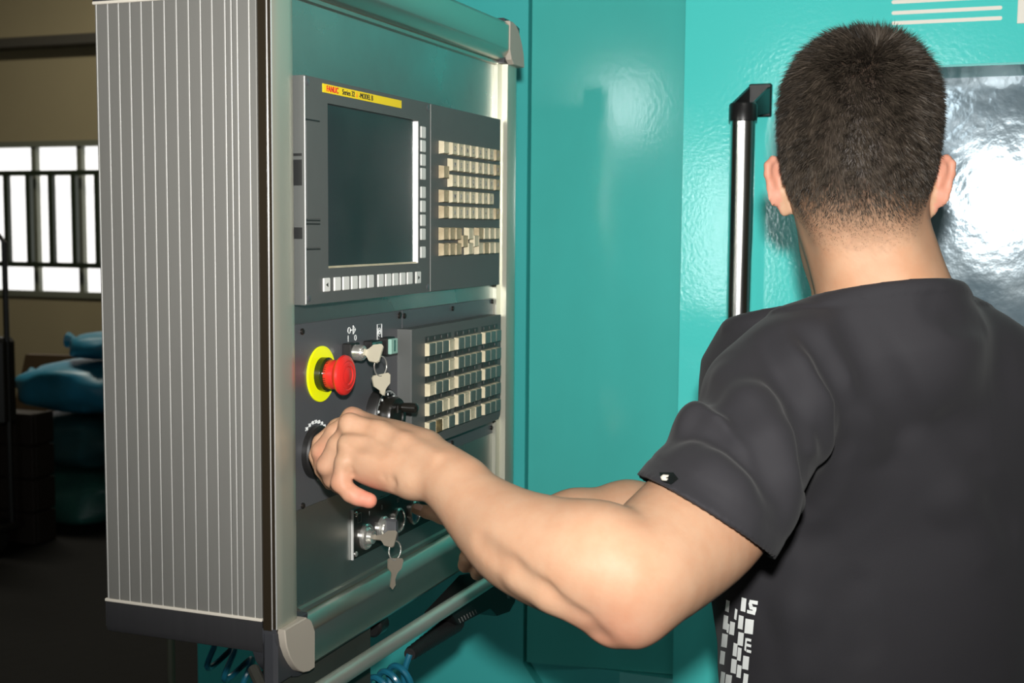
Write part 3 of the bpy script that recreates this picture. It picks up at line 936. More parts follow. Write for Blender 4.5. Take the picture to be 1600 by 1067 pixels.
# printed symbols on the plate
yy, zz = ypx(544, 529.5, XPL)
text('I', 0.0092, panelM(XPL, yy, zz), 'ink_white', 'plate_mark', pl1, bold=True)
yy, zz = ypx(555.3, 528, XPL)
text('O', 0.0086, panelM(XPL, yy, zz), 'ink_white', 'plate_mark', pl1, bold=True, sx=0.75)
sy_, sz_ = ypx(549.5, 515.5, XPL)
ring = [(XPL + 0.0002, sy_ - 0.006 + 0.0028 * math.cos(t), sz_ + 0.0032 * math.sin(t)) for t in [2 * PI * i / 14 for i in range(14)]]
MB().tube(ring, 0.00045, 5, True).build('plate_mark', 'ink_white', pl1)
MB().tube([(XPL + 0.0002, sy_ - 0.003, sz_), (XPL + 0.0002, sy_ + 0.006, sz_)], 0.0009, 5).build('plate_mark', 'ink_white', pl1)
MB().tube([(XPL + 0.0002, sy_ + 0.003, sz_ + 0.0045), (XPL + 0.0002, sy_ + 0.0085, sz_), (XPL + 0.0002, sy_ + 0.003, sz_ - 0.0045), (XPL + 0.0002, sy_ + 0.003, sz_ + 0.0045)], 0.00045, 5).build('plate_mark', 'ink_white', pl1)
sy_, sz_ = ypx(592.7, 518, XPL)
MB().tube([(XPL + 0.0002, sy_ - 0.0055, sz_ + 0.0082), (XPL + 0.0002, sy_ + 0.0055, sz_ + 0.0082), (XPL + 0.0002, sy_ + 0.0055, sz_ - 0.0082), (XPL + 0.0002, sy_ - 0.0055, sz_ - 0.0082)], 0.00045, 5, True).build('plate_mark', 'ink_white', pl1)
sp_ = [(XPL + 0.0002, sy_ + (0.0008 + 0.0032 * i / 26) * math.cos(i * 0.42), sz_ + (0.001 + 0.0045 * i / 26) * math.sin(i * 0.42)) for i in range(27)]
MB().tube(sp_, 0.0004, 5).build('plate_mark', 'ink_white', pl1)

# ---- hand wheel with its 100-part scale
hy_, hz_ = ypx(606, 650, X0 + 0.0125)
hw = MB().lathe([(0.0305, 0.0), (0.0305, 0.011), (0.0295, 0.0125), (0.0235, 0.0125), (0.0235, 0.010)], (X0, hy_, hz_), (1, 0, 0), 64).build('hand_wheel', 'black_satin', cab, 'black hand wheel with a white scale and a crank grip')
tick = MB()
for i in range(100):
    a = 2 * PI * i / 100
    r1 = 0.0290
    r0 = r1 - (0.0040 if i % 10 == 0 else 0.0024)
    ca, sa = math.cos(a), math.sin(a)
    w = 0.00028
    x = X0 + 0.01262
    tick.add([(x, hy_ + r0 * ca - w * sa, hz_ + r0 * sa + w * ca), (x, hy_ + r1 * ca - w * sa, hz_ + r1 * sa + w * ca), (x, hy_ + r1 * ca + w * sa, hz_ + r1 * sa - w * ca), (x, hy_ + r0 * ca + w * sa, hz_ + r0 * sa - w * ca)], [(0, 1, 2, 3)])
o = tick.build('scale_ticks', 'ink_white', hw, smooth=0, kind='stuff')
for i in range(10):
    a = 2 * PI * i / 10 + PI / 2
    text(str(i * 10), 0.0042, panelM(X0 + 0.0127, hy_ + 0.0243 * math.cos(a), hz_ + 0.0243 * math.sin(a)), 'ink_white', 'scale_number', hw)
MB().lathe([(0.0215, 0.0105), (0.0222, 0.013), (0.0222, 0.022), (0.0205, 0.025), (0.013, 0.0255), (0.012, 0.024), (0.0, 0.024)], (X0, hy_, hz_), (1, 0, 0), 48).build('wheel', 'black_gloss', hw)
gy, gz = ypx(639, 637, X0 + 0.036)
MB().lathe([(0.003, 0.0), (0.0035, 0.002), (0.0052, 0.004), (0.0058, 0.014), (0.0052, 0.020), (0.003, 0.0215)], (X0 + 0.025, gy, gz), (1, 0, 0), 20).build('crank_grip', 'black_gloss', hw)
MB().prism([(gy - 0.006, gz - 0.006), (gy + 0.006, gz - 0.006), (gy + 0.006, gz + 0.006), (gy - 0.006, gz + 0.006)], 0, X0 + 0.0135, X0 + 0.0255, 0.001).build('crank_foot', 'black_gloss', hw)
# little index marks above the wheel
yy, zz = ypx(594, 598, XPL)
MB().prism([(yy - 0.0012, zz + 0.004), (yy + 0.0012, zz + 0.004), (yy, zz - 0.005)], 0, XPL, XPL + 0.0003).build('plate_mark', 'ink_white', pl1, smooth=0)
arc = [(XPL + 0.0002, hy_ - 0.004 + 0.0335 * math.cos(a), hz_ + 0.0335 * math.sin(a)) for a in [PI * 0.42 + i * 0.05 for i in range(9)]]
MB().tube(arc, 0.0006, 5).build('plate_mark', 'ink_white', pl1)

# ---- override knob, held by the hand
ky_, kz_ = ypx(492, 706, XPL)
kn = MB().lathe([(0.0270, 0.0), (0.0270, 0.006), (0.0255, 0.008), (0.0235, 0.0085)], (X0, ky_, kz_), (1, 0, 0), 48).build('override_knob', 'black_satin', cab, 'black rotary override knob under the hand')
MB().lathe([(0.0225, 0.006), (0.0215, 0.010), (0.0200, 0.024), (0.0185, 0.026), (0.0, 0.026)], (X0, ky_, kz_), (1, 0, 0), 48).build('knob_grip', 'black_gloss', kn)
for i, s in enumerate(('20', '30', '40', '50', '60', '70', '80', '90')):
    a = PI * 0.68 - i * 0.21
    text(s, 0.0052, panelM(XPL + 0.0001, ky_ + 0.0305 * math.cos(a), kz_ + 0.0305 * math.sin(a)), 'ink_white', 'plate_mark', pl1)
for i in range(3):
    yy, zz = ypx(495.5 + i * 2.6, 746, XPL)
    MB().box(XPL, XPL + 0.0003, yy - 0.0006, yy + 0.0006, zz - 0.0035, zz + 0.0035).build('plate_mark', 'ink_white', pl1, smooth=0)

# ---- lower black plate with locks and buttons
ly0, ly1, lz0, lz1 = 1.2007, 1.4700, 1.2413, 1.2960
lp = MB().box(XP, XP + 0.0025, ly0, ly1, lz0, lz1, 0.0004).build('lock_plate', 'black_gloss', cab, 'glossy black plate with a row of locks and buttons')
MB().box(XP + 0.0003, XP + 0.0032, ly0 - 0.0012, ly0, lz0, lz1).build('plate_edge', 'bright_edge', lp)
for (a, c) in ((1.2065, 1.2465), (1.4640, 1.2465), (1.2065, 1.2905), (1.4640, 1.2905)):
    MB().lathe([(0.003, 0), (0.003, 0.001), (0.002, 0.0018)], (XP + 0.0025, a, c), (1, 0, 0), 12).build('screw', 'chrome', lp)
XQ = XP + 0.0025
BY = [ypx(571, 838, XQ), ypx(598, 826, XQ), ypx(621, 812.5, XQ), ypx(646, 800, XQ)]
bzl = MB().lathe([(0.0145, 0), (0.0145, 0.0025), (0.0132, 0.0042), (0.0118, 0.0042), (0.0112, 0.0025), (0.0112, 0.001)], (0, 0, 0), (1, 0, 0), 36).mesh('chrome_bezel', 'chrome')
for i, (y, z) in enumerate(BY):
    put('chrome_bezel', bzl, lp, (XQ, y, z))
MB().lathe([(0.0112, 0.0), (0.0112, 0.003), (0.0085, 0.005), (0.0075, 0.010), (0.006, 0.0105)], (XQ, *BY[0]), (1, 0, 0), 28).build('lock_cylinder', 'chrome', lp)
MB().lathe([(0.0112, 0.0), (0.0112, 0.003), (0.0100, 0.006), (0.0, 0.006)], (XQ, *BY[1]), (1, 0, 0), 28).build('selector_base', 'chrome', lp)
MB().prism([(BY[1][0] - 0.0035, BY[1][1] - 0.0125), (BY[1][0] + 0.0035, BY[1][1] - 0.0125), (BY[1][0] + 0.003, BY[1][1] + 0.010), (BY[1][0], BY[1][1] + 0.0125), (BY[1][0] - 0.003, BY[1][1] + 0.010)], 0, XQ + 0.005, XQ + 0.018, 0.001).build('selector_knob', 'plate_grey', lp)
MB().lathe([(0.0112, 0.0), (0.0112, 0.002), (0.0095, 0.0030), (0.0, 0.0034)], (XQ, *BY[2]), (1, 0, 0), 28).build('push_button', 'gunmetal', lp)
MB().lathe([(0.0112, 0.0), (0.0112, 0.002), (0.0095, 0.0030), (0.0, 0.0034)], (XQ, *BY[3]), (1, 0, 0), 28).build('push_button', 'button_blue', lp, 'blue push button being pressed')
for (pxx, pyy, w, h) in ((561.5, 809, 0.008, 0.010),):
    y, z = ypx(pxx, pyy, XQ)
    MB().tube([(XQ, y - w / 2, z - h / 2), (XQ, y + w / 2, z - h / 2), (XQ, y + w / 2, z + h / 2), (XQ, y - w / 2, z + h / 2)], 0.0004, 4, True).build('plate_mark', 'ink_grey', lp)
for (pxx, pyy, s) in ((577, 802.5, 'I'), (596.5, 793, '0'), (622, 781.5, 'S1'), (643.5, 773, 'F')):
    y, z = ypx(pxx, pyy, XQ)
    text(s, 0.0075, panelM(XQ + 0.0001, y, z), 'ink_grey', 'plate_mark', lp)


# ---- keys hanging in the two locks
def key_profile(L, w):
    return [(-0.0115, -w), (-0.009, -w * 1.25), (0.0, -w * 1.1), (0.004, -w * 0.55), (0.006, -0.0030), (L, -0.0030), (L + 0.003, 0.0), (L - 0.002, 0.0030), (0.012, 0.0018), (0.006, 0.0034), (0.004, w * 0.55), (0.0, w * 1.1), (-0.009, w * 1.25), (-0.0115, w)]


def flat_key(parent, org, d, side, L, w, m, name='key'):
    """org: bow centre, d: along the blade, side: across the bow"""
    d = Vector(d).normalized()
    s = Vector(side)
    s = (s - d * s.dot(d)).normalized()
    n = d.cross(s)
    M = Matrix(((d.x, s.x, n.x, org[0]), (d.y, s.y, n.y, org[1]), (d.z, s.z, n.z, org[2]), (0, 0, 0, 1)))
    b = MB().prism(key_profile(L, w), 2, -0.0011, 0.0011)
    b.v = [tuple(M @ Vector(v)) for v in b.v]
    return b.build(name, m, parent)


def key_ring(name, lab, lock, m_in, m_bow, hang, w, reach_=0.021, tail=0.022):
    y, z = lock[1], lock[2]
    t = thing(name, lab, 'keys', (lock[0] + 0.02, y, z - 0.05), 'key pairs hanging in the cabinet locks')
    bow = Vector((lock[0] + reach_, y + 0.001, z))
    flat_key(t, bow, (-1, 0, 0), (0, 0.55, 0.8), reach_ - 0.001, w, m_in)
    hole = bow + Vector((0.009, 0.001, -0.004))
    rc = hole + Vector((0.0, 0.002, -0.0095))
    pts = [rc + Vector((0.0035 * math.sin(a) , 0.0075 * math.sin(a), 0.0105 * math.cos(a))) for a in [2 * PI * i / 28 for i in range(28)]]
    MB().tube(pts, 0.00085, 6, True).build('split_ring', 'chrome', t)
    top = rc + Vector((0.0, 0.001, -0.0095))
    flat_key(t, top + Vector((0.0, 0.0, -0.0105)) + Vector(hang) * 0.002, Vector((0, 0, -1)) + Vector(hang) * 0.25, (0.55, 0.85, 0), tail, w, m_bow)
    return t


key_ring('key_pair', 'two silvery leaf shaped keys hanging from the upper key switch', (XB + 0.002, yK, zK), 'key_brass', 'key_brass', (0.25, 0.4, 0), 0.0088, 0.0125, 0.0085)
key_ring('key_pair', 'two dark headed keys hanging from the lock on the lower black plate', (XQ + 0.008, *BY[0]), 'key_head', 'key_head', (-0.2, -0.6, 0), 0.0078, 0.017, 0.020)

# ---- tubular rail under the cabinet
RX, RZ = -0.600, 1.1470
rail = MB()
rail.tube([(RX, 0.93, RZ + 0.004), (RX, 1.20, RZ), (RX, 1.5150, RZ - 0.006)], 0.0088, 20)
ro = rail.build('grab_rail', 'rail_tube', cab, 'silvery tube slung under the cabinet')
for y in (1.0, 1.505):
    MB().tube([(RX, y, RZ), (-0.635, y + 0.02 if y < 1.1 else y + 0.02, 1.156), (-0.66, y + 0.04, 1.17)], 0.006, 10).build('rail_stay', 'gunmetal', cab)

# ---- hand pendant hooked on the rail, with its coiled cable
pd = thing('hand_pendant', 'black hand pendant with ribbed cable sleeve hooked on the tube', 'pendant', tuple(onX(770, 930, -0.63)))
PX = -0.585


def pp_(x, y, X=PX):
    return onX(x, y, X)


def pend_poly(pts, X):
    return [(onX(a, c, X)[1], onX(a, c, X)[2]) for a, c in pts]


q = pend_poly([(733, 930), (757, 903), (790, 896), (806, 918), (806, 940), (797, 956), (777, 963), (766, 951), (716, 977), (704, 962)], -0.614)
MB().prism(q, 0, -0.650, -0.614, 0.004).build('pendant_body', 'black_satin', pd)
q = pend_poly([(789, 921), (793, 922), (797, 935), (793, 935)], -0.6135)
MB().prism(q, 0, -0.6145, -0.6132).build('pendant_mark', 'ink_grey', pd)
for i in range(7):
    a0 = onX(717 + 4.2 * i, 967 - 2.4 * i, -0.6135)
    a1 = onX(719.5 + 4.2 * i, 972.5 - 2.4 * i, -0.6135)
    MB().tube([a0, a1], 0.0006, 5).build('grip_rib', 'ink_grey', pd)
s0, s1 = onX(712, 972, -0.631), onX(640, 1022, -0.626)
n = 22
MB().tube([s0 + (s1 - s0) * i / n for i in range(n + 1)], [0.0125 - 0.005 * i / n + (0.0008 if i % 2 else -0.0004) for i in range(n + 1)], 16).build('cable_sleeve', 'rubber_black', pd)
# cable: from the sleeve into a coil, sagging behind and up again on the far side
axis = [s1, s1 + (s1 - s0) * 0.10 + np.array([0, 0, -0.006])]
cablepts = list(axis)


def helix(p0, p1, turns, r, seg=22, ph=0.0):
    p0, p1 = np.array(p0, float), np.array(p1, float)
    d = (p1 - p0) / np.linalg.norm(p1 - p0)
    a = np.cross(d, [0.3, 0.2, 1.0])
    a /= np.linalg.norm(a)
    b = np.cross(d, a)
    out = []
    m = int(turns * seg)
    for i in range(m + 1):
        t = i / m
        an = ph + 2 * PI * turns * t
        out.append(p0 + (p1 - p0) * t + r * (a * math.cos(an) + b * math.sin(an)))
    return out


h0 = onX(634, 1054, -0.628)
h1 = onX(560, 1095, -0.660)
cablepts += helix(h0, h1, 4.5, 0.0165, ph=1.0)
lowp = [h1 + np.array([-0.03, 0.02, -0.05]), h1 + np.array([-0.08, 0.1, -0.12]), np.array([-0.80, 1.42, 0.93])]
cablepts += lowp
g0, g1 = at(425, 1082, 1.62), at(330, 1016, 1.62)
cablepts += helix(g0, g1, 3.6, 0.0205, ph=0.4)
cablepts += [g1 + np.array([-0.02, 0.05, 0.04]), np.array([g1[0], 1.75, 1.3]), np.array([-0.95, 1.95, 1.30]), np.array([-0.95, 2.04, 1.28])]
# smooth the joins
cp = np.array(cablepts)
for _ in range(2):
    cp[1:-1] = 0.25 * cp[:-2] + 0.5 * cp[1:-1] + 0.25 * cp[2:]
MB().tube([Vector(p) for p in cp], 0.0038, 8).build('coiled_cable', 'cable_blue', pd, 'blue coiled cable')
# swing arm that carries the cabinet from the machine
MB().box(-0.82, -0.775, Y1 - 0.01, WY - 0.005, 1.56, 1.66, 0.006).build('swing_arm', 'housing_grey', cab)
# ------------------------------------------------------------------ the person: signed-distance body, meshed with sparse surface nets
def n2(d):
    return d[:, 0] * d[:, 0] + d[:, 1] * d[:, 1] + d[:, 2] * d[:, 2]


def smin(a, b, k):
    if k <= 0:
        return np.minimum(a, b)
    h = np.clip(0.5 + 0.5 * (a - b) / k, 0, 1)
    return a + (b - a) * h - k * h * (1 - h)


class Cone:            # round cone a->b with radii ra, rb; optional flattening along direction n (factor f > 1 makes it thinner that way)
    def __init__(self, a, b, ra, rb, k=0.01, flat=None, f=1.0, sub=False, tag=''):
        self.a, self.b = np.array(a, float), np.array(b, float)
        self.ra, self.rb, self.k, self.sub, self.tag = ra, rb, k, sub, tag
        self.n = None
        if flat is not None:
            self.n = np.array(flat, float) / np.linalg.norm(flat)
            self.f = f

    def __call__(self, p):
        ab = self.b - self.a
        L2 = ab @ ab + 1e-12
        q = p - self.a
        t = np.clip((q @ ab) / L2, 0, 1)
        d = q - t[:, None] * ab
        if self.n is not None:
            d = d + np.outer((d @ self.n) * (self.f - 1), self.n)
        return np.sqrt(n2(d)) - (self.ra + (self.rb - self.ra) * t)


class Ell:             # superellipsoid with its own axes
    def __init__(self, c, r, R=None, k=0.01, n=2.0, sub=False, tag=''):
        self.c, self.r, self.k, self.n_, self.sub, self.tag = np.array(c, float), np.array(r, float), k, n, sub, tag
        self.R = np.eye(3) if R is None else np.array(R, float)     # rows: local axes

    def __call__(self, p):
        q = np.abs((p - self.c) @ self.R.T) / self.r
        if self.n_ == 2.0:
            g = np.sqrt(n2(q))
        else:
            g = (q ** self.n_).sum(1) ** (1 / self.n_)
        # scale by distance to centre over g: close to a true distance
        d = np.sqrt(n2(p - self.c))
        return np.where(g > 1e-6, d * (1 - 1 / np.maximum(g, 1e-6)), -self.r.min()) if self.n_ != 2.0 else np.where(g > 1e-6, np.minimum(d * (1 - 1 / np.maximum(g, 1e-6)), (g - 1) * self.r.max()), -self.r.min())


def reach(s):
    if not hasattr(s, 'box'):
        if isinstance(s, Cone):
            r = max(s.ra, s.rb)
            s.box = (np.minimum(s.a, s.b) - r, np.maximum(s.a, s.b) + r)
        elif isinstance(s, Ell):
            s.box = (s.c - s.r.max(), s.c + s.r.max())
        else:
            s.box = (np.full(3, -9.0), np.full(3, 9.0))
    return s.box


def culled(prims, p, margin=0.07):
    lo = np.array([p[:, i].min() for i in range(3)])
    hi = np.array([p[:, i].max() for i in range(3)])
    out = []
    for s in prims:
        a, b = reach(s)
        if a[0] - margin < hi[0] and a[1] - margin < hi[1] and a[2] - margin < hi[2] and b[0] + margin > lo[0] and b[1] + margin > lo[1] and b[2] + margin > lo[2]:
            out.append(s)
    return out


def field(prims, p):
    d = np.full(len(p), 0.07)
    for s in culled(prims, p):
        if s.sub:
            v = s(p)
            d = -smin(-d, v, s.k)
        else:
            d = smin(d, s(p), s.k)
    return d


def surface(fn, lo, hi, h, newton=1):
    """sparse surface nets of fn over the box lo..hi with cell size h -> vertices, quads"""
    lo = np.array(lo, float)
    nb = 14
    B = nb * h
    N = np.ceil((np.array(hi) - lo) / B).astype(int)
    gi = np.stack(np.meshgrid(*[np.arange(n) for n in N], indexing='ij'), -1).reshape(-1, 3)
    cen = lo + (gi + 0.5) * B
    d = np.concatenate([fn(c) for c in np.array_split(cen, max(1, len(cen) // 400))])
    act = gi[np.abs(d) < B * 0.87 * 1.45]
    M = (N.max() + 2) * nb + 8
    loc = np.stack(np.meshgrid(*[np.arange(nb + 2)] * 3, indexing='ij'), -1).reshape(-1, 3)
    S = nb + 2
    V, VK, Q = [], [], []
    key = lambda c: (c[:, 0].astype(np.int64) * M + c[:, 1]) * M + c[:, 2]
    corners = np.array([[i, j, k] for i in (0, 1) for j in (0, 1) for k in (0, 1)])
    cedges = [(a, b) for a in range(8) for b in range(a + 1, 8) if np.abs(corners[a] - corners[b]).sum() == 1]
    for chunk in np.array_split(act, max(1, len(act) // 4)):
        base = chunk * nb
        pts = lo + (base[:, None, :] + loc[None]) * h
        val = fn(pts.reshape(-1, 3)).reshape(len(chunk), S, S, S)
        for bi in range(len(chunk)):
            v = val[bi]
            s = v < 0
            if s.all() or not s.any():
                continue
            # cells 0..nb (nb+1 per axis); own cells 0..nb-1 plus one shared layer for the quads
            cs = np.zeros((S - 1,) * 3, int)
            for c in corners:
                cs += s[c[0]:S - 1 + c[0], c[1]:S - 1 + c[1], c[2]:S - 1 + c[2]]
            cells = np.argwhere((cs > 0) & (cs < 8))
            if len(cells):
                cv = np.stack([v[cells[:, 0] + c[0], cells[:, 1] + c[1], cells[:, 2] + c[2]] for c in corners], 1)
                acc = np.zeros((len(cells), 3))
                cnt = np.zeros(len(cells))
                for a, b in cedges:
                    m = (cv[:, a] < 0) != (cv[:, b] < 0)
                    t = cv[:, a] / np.where(m, cv[:, a] - cv[:, b], 1)
                    acc += np.where(m[:, None], corners[a] + t[:, None] * (corners[b] - corners[a]), 0)
                    cnt += m
                V.append(lo + (base[bi] + cells + acc / cnt[:, None]) * h)
                VK.append(key(base[bi] + cells))
            for ax in range(3):
                e = np.zeros(3, int)
                e[ax] = 1
                o1, o2 = [np.eye(3, dtype=int)[(ax + 1) % 3], np.eye(3, dtype=int)[(ax + 2) % 3]]
                s0 = s[:S - 1, :S - 1, :S - 1]
                s1 = s[e[0]:S - 1 + e[0], e[1]:S - 1 + e[1], e[2]:S - 1 + e[2]]
                E = np.argwhere(s0 != s1)
                # each edge is owned by one block: perpendicular indices 1..nb, axial 0..nb-1
                ok = (E[:, ax] < nb) & (E[:, (ax + 1) % 3] >= 1) & (E[:, (ax + 2) % 3] >= 1)
                E = E[ok]
                if not len(E):
                    continue
                fl = s0[E[:, 0], E[:, 1], E[:, 2]]
                quad = np.stack([key(base[bi] + E), key(base[bi] + E - o1), key(base[bi] + E - o1 - o2), key(base[bi] + E - o2)], 1)
                quad[~fl] = quad[~fl][:, ::-1]
                Q.append(quad)
    V, VK, Q = np.concatenate(V), np.concatenate(VK), np.concatenate(Q)
    uk, first = np.unique(VK, return_index=True)
    V = V[first]
    ok = np.isin(Q, uk).all(1)
    Q = np.searchsorted(uk, Q[ok])
    for _ in range(newton):
        e = h * 0.4

        def allf(P):
            return np.concatenate([fn(c) for c in np.array_split(P, max(1, len(P) // 3000))])
        f0 = allf(V)
        g = np.stack([allf(V + np.eye(3)[i] * e) - f0 for i in range(3)], 1) / e
        g2 = np.maximum((g * g).sum(1), 0.2)
        V = V - np.clip(f0 / g2, -h * 0.6, h * 0.6)[:, None] * g
    return V, Q


def largest(V, Q):
    lab = np.arange(len(V))
    while True:
        m = lab[Q].min(1)
        new = lab.copy()
        for i in range(4):
            np.minimum.at(new, Q[:, i], m)
        for _ in range(6):
            new = new[new]
        if (new == lab).all():
            break
        lab = new
    ids, cnt = np.unique(lab, return_counts=True)
    keep = lab == ids[cnt.argmax()]
    idx = np.cumsum(keep) - 1
    Q = idx[Q[keep[Q].all(1)]]
    return V[keep], Q


def grid_mesh(name, V, Q, m, smooth_it=1):
    # (only the shirt can shed loose crumbs; it is cleaned before)
    if smooth_it:
        n = len(V)
        for _ in range(smooth_it):
            acc = np.zeros_like(V)
            cnt = np.zeros(n)
            for i in range(4):
                a, b = Q[:, i], Q[:, (i + 1) % 4]
                for c in range(3):
                    acc[:, c] += np.bincount(a, V[b, c], n) + np.bincount(b, V[a, c], n)
                cnt += np.bincount(a, minlength=n) + np.bincount(b, minlength=n)
            V = V * 0.5 + 0.5 * acc / np.maximum(cnt, 1)[:, None]
    me = bpy.data.meshes.new(name)
    me.vertices.add(len(V))
    me.vertices.foreach_set('co', V.astype(np.float32).ravel())
    me.loops.add(len(Q) * 4)
    me.loops.foreach_set('vertex_index', Q.astype(np.int32).ravel())
    me.polygons.add(len(Q))
    me.polygons.foreach_set('loop_start', np.arange(0, len(Q) * 4, 4, dtype=np.int32))
    me.polygons.foreach_set('use_smooth', np.ones(len(Q), bool))
    me.update(calc_edges=True)
    me.validate()
    me.materials.append(MATS[m])
    return me, V


def vnormals(me):
    n = np.zeros(len(me.vertices) * 3, np.float32)
    me.vertices.foreach_get('normal', n)
    return n.reshape(-1, 3)


def set_tint(me, rgb):
    ca = me.color_attributes.new('tint', 'FLOAT_COLOR', 'POINT')
    a = np.ones((len(rgb), 4), np.float32)
    a[:, :3] = rgb
    ca.data.foreach_set('color', a.ravel())


def nrm(v):
    v = np.array(v, float)
    return v / np.linalg.norm(v)


# ---- landmarks
HC = at(1340, 292, 1.275)                     # between the ears
hf = ray(1345, 287).copy()
hf[2] = 0
hf = nrm(hf)                                  # the way the face looks
hr = np.array([hf[1], -hf[0], 0.0])           # his right
tilt = math.radians(4)
hu = nrm(np.array([0, 0, 1.0]) * math.cos(tilt) + hf * math.sin(tilt))
hf = nrm(np.cross(hu, hr))
HR = np.array([hr, hf, hu])


def hd(u, v, w):
    return HC + hr * u + hf * v + hu * w


SL, SR = at(1222, 640, 1.215), at(1592, 632, 1.39)      # shoulder joints
EL = at(978, 912, 1.025)
WL = at(653, 727, 1.155)
C7 = at(1392, 455, 1.255)
ER, WR = at(1205, 842, 1.50), at(835, 818, 1.415)
TF = nrm(np.array([-0.45, 0.89, 0.0]))        # the way the chest faces
TR = np.array([TF[1], -TF[0], 0.0])

# ---- head and neck
head = []
head.append(Ell(hd(0, -0.004, 0.047), (0.0715, 0.0940, 0.0965), HR, 0.01, 2.4))
head.append(Ell(hd(0, -0.030, 0.020), (0.0660, 0.066, 0.075), HR, 0.02, 2.2))
head.append(Ell(hd(0, 0.045, -0.040), (0.0590, 0.048, 0.070), HR, 0.03, 2.2))
head.append(Ell(hd(0, 0.060, -0.085), (0.0380, 0.030, 0.026), HR, 0.03))
head.append(Cone(hd(0, 0.093, 0.014), hd(0, 0.110, -0.030), 0.008, 0.0125, 0.012))
head.append(Ell(hd(0, 0.088, 0.025), (0.048, 0.014, 0.010), HR, 0.012))
for s in (-1, 1):
    head.append(Ell(hd(s * 0.032, 0.098, 0.006), (0.017, 0.012, 0.011), HR, 0.008, sub=True))
    head.append(Ell(hd(s * 0.045, 0.070, -0.020), (0.020, 0.018, 0.016), HR, 0.015))
    head.append(Ell(hd(s * 0.013, 0.106, -0.033), (0.007, 0.008, 0.006), HR, 0.006))
head.append(Ell(hd(0, 0.096, -0.053), (0.023, 0.008, 0.0045), HR, 0.004))
head.append(Ell(hd(0, 0.095, -0.063), (0.020, 0.009, 0.0050), HR, 0.004))
head.append(Cone(hd(-0.022, 0.105, -0.058), hd(0.022, 0.105, -0.058), 0.0018, 0.0018, 0.003, sub=True))
nk0, nk1 = at(1347, 345, 1.270), at(1390, 490, 1.272)
head.append(Cone(nk0, nk1, 0.0610, 0.0655, 0.020))
for s in (-1, 1):       # the two neck cords at the nape
    head.append(Cone(hd(s * 0.022, -0.058, -0.030), nk1 + hr * (s * 0.020) - hf * 0.030, 0.017, 0.018, 0.025))
# trapezius and shoulders, hidden by the shirt but binding the arms on
YK = [(at(1335, 520, 1.262), 0.034), (at(1260, 562, 1.250), 0.032), (SL, 0.042)]
YKR = [(at(1448, 525, 1.30), 0.034), (at(1522, 558, 1.34), 0.032), (SR, 0.042)]
for yk in (YK, YKR):
    head.append(Cone(nk1, yk[0][0], 0.046, yk[0][1], 0.03))
    for (c0_, r0_), (c1_, r1_) in zip(yk[:-1], yk[1:]):
        head.append(Cone(c0_, c1_, r0_, r1_, 0.02))
head.append(Ell(C7 + TF * 0.085 + np.array([0, 0, -0.14]), (0.110, 0.060, 0.13), np.array([TR, TF, [0, 0, 1.0]]), 0.04))


# ---- ears: plate, rim, shell
def ear(s):
    e = []
    out = nrm(hr * s * 0.80 - hf * 0.60)                  # the plate leans out and back
    upw = nrm(hu * 0.97 - hf * 0.14 + hr * s * 0.16)
    side = nrm(np.cross(upw, out))                        # normal of the plate
    base = hd(s * 0.0690, 0.004, 0.000)

    def P(a, b, c=0.0):
        return base + out * (a * 0.92) + upw * (b * 0.90) + side * c
    e.append(Ell(P(0.010, 0.004), (0.0150, 0.0240, 0.0038), np.array([out, upw, side]), 0.006))
    rim = [(-0.002, 0.022), (0.005, 0.030), (0.014, 0.0305), (0.0215, 0.024), (0.0235, 0.013), (0.0215, 0.000), (0.0165, -0.012), (0.010, -0.021)]
    for a, b in zip(rim[:-1], rim[1:]):
        e.append(Cone(P(*a), P(*b), 0.0037, 0.0037, 0.003))
    e.append(Ell(P(0.005, -0.0235), (0.0085, 0.0085, 0.0050), np.array([out, upw, side]), 0.005))
    e.append(Ell(P(0.004, 0.000), (0.012, 0.018, 0.0085), np.array([out, upw, side]), 0.006))
    # groove behind the rim
    gr = [(0.004, 0.0235), (0.013, 0.0235), (0.0165, 0.014), (0.0150, 0.000)]
    for a, b in zip(gr[:-1], gr[1:]):
        for c in (-0.0062, 0.0062):
            e.append(Cone(P(*a, c), P(*b, c), 0.0026, 0.0026, 0.003, sub=True))
    return e


head += ear(-1) + ear(1)


# ---- left arm and hand
def chain(pts, k, sub_=1, **kw):
    out = []
    if sub_ > 1 and len(pts) > 2:
        A = np.array([[*q_, r_] for q_, r_ in pts])
        A = np.vstack([2 * A[0] - A[1], A, 2 * A[-1] - A[-2]])
        B = []
        for i in range(1, len(A) - 2):
            for t in np.arange(sub_) / sub_:
                a, b_, c_, d_ = A[i - 1:i + 3]
                B.append(0.5 * (2 * b_ + (c_ - a) * t + (2 * a - 5 * b_ + 4 * c_ - d_) * t * t + (3 * b_ - a - 3 * c_ + d_) * t ** 3))
        B.append(A[-2])
        pts = [(v_[:3], v_[3]) for v_ in B]
    for (p, r), (q, s) in zip(pts[:-1], pts[1:]):
        out.append(Cone(p, q, r, s, k, **kw))
    return out


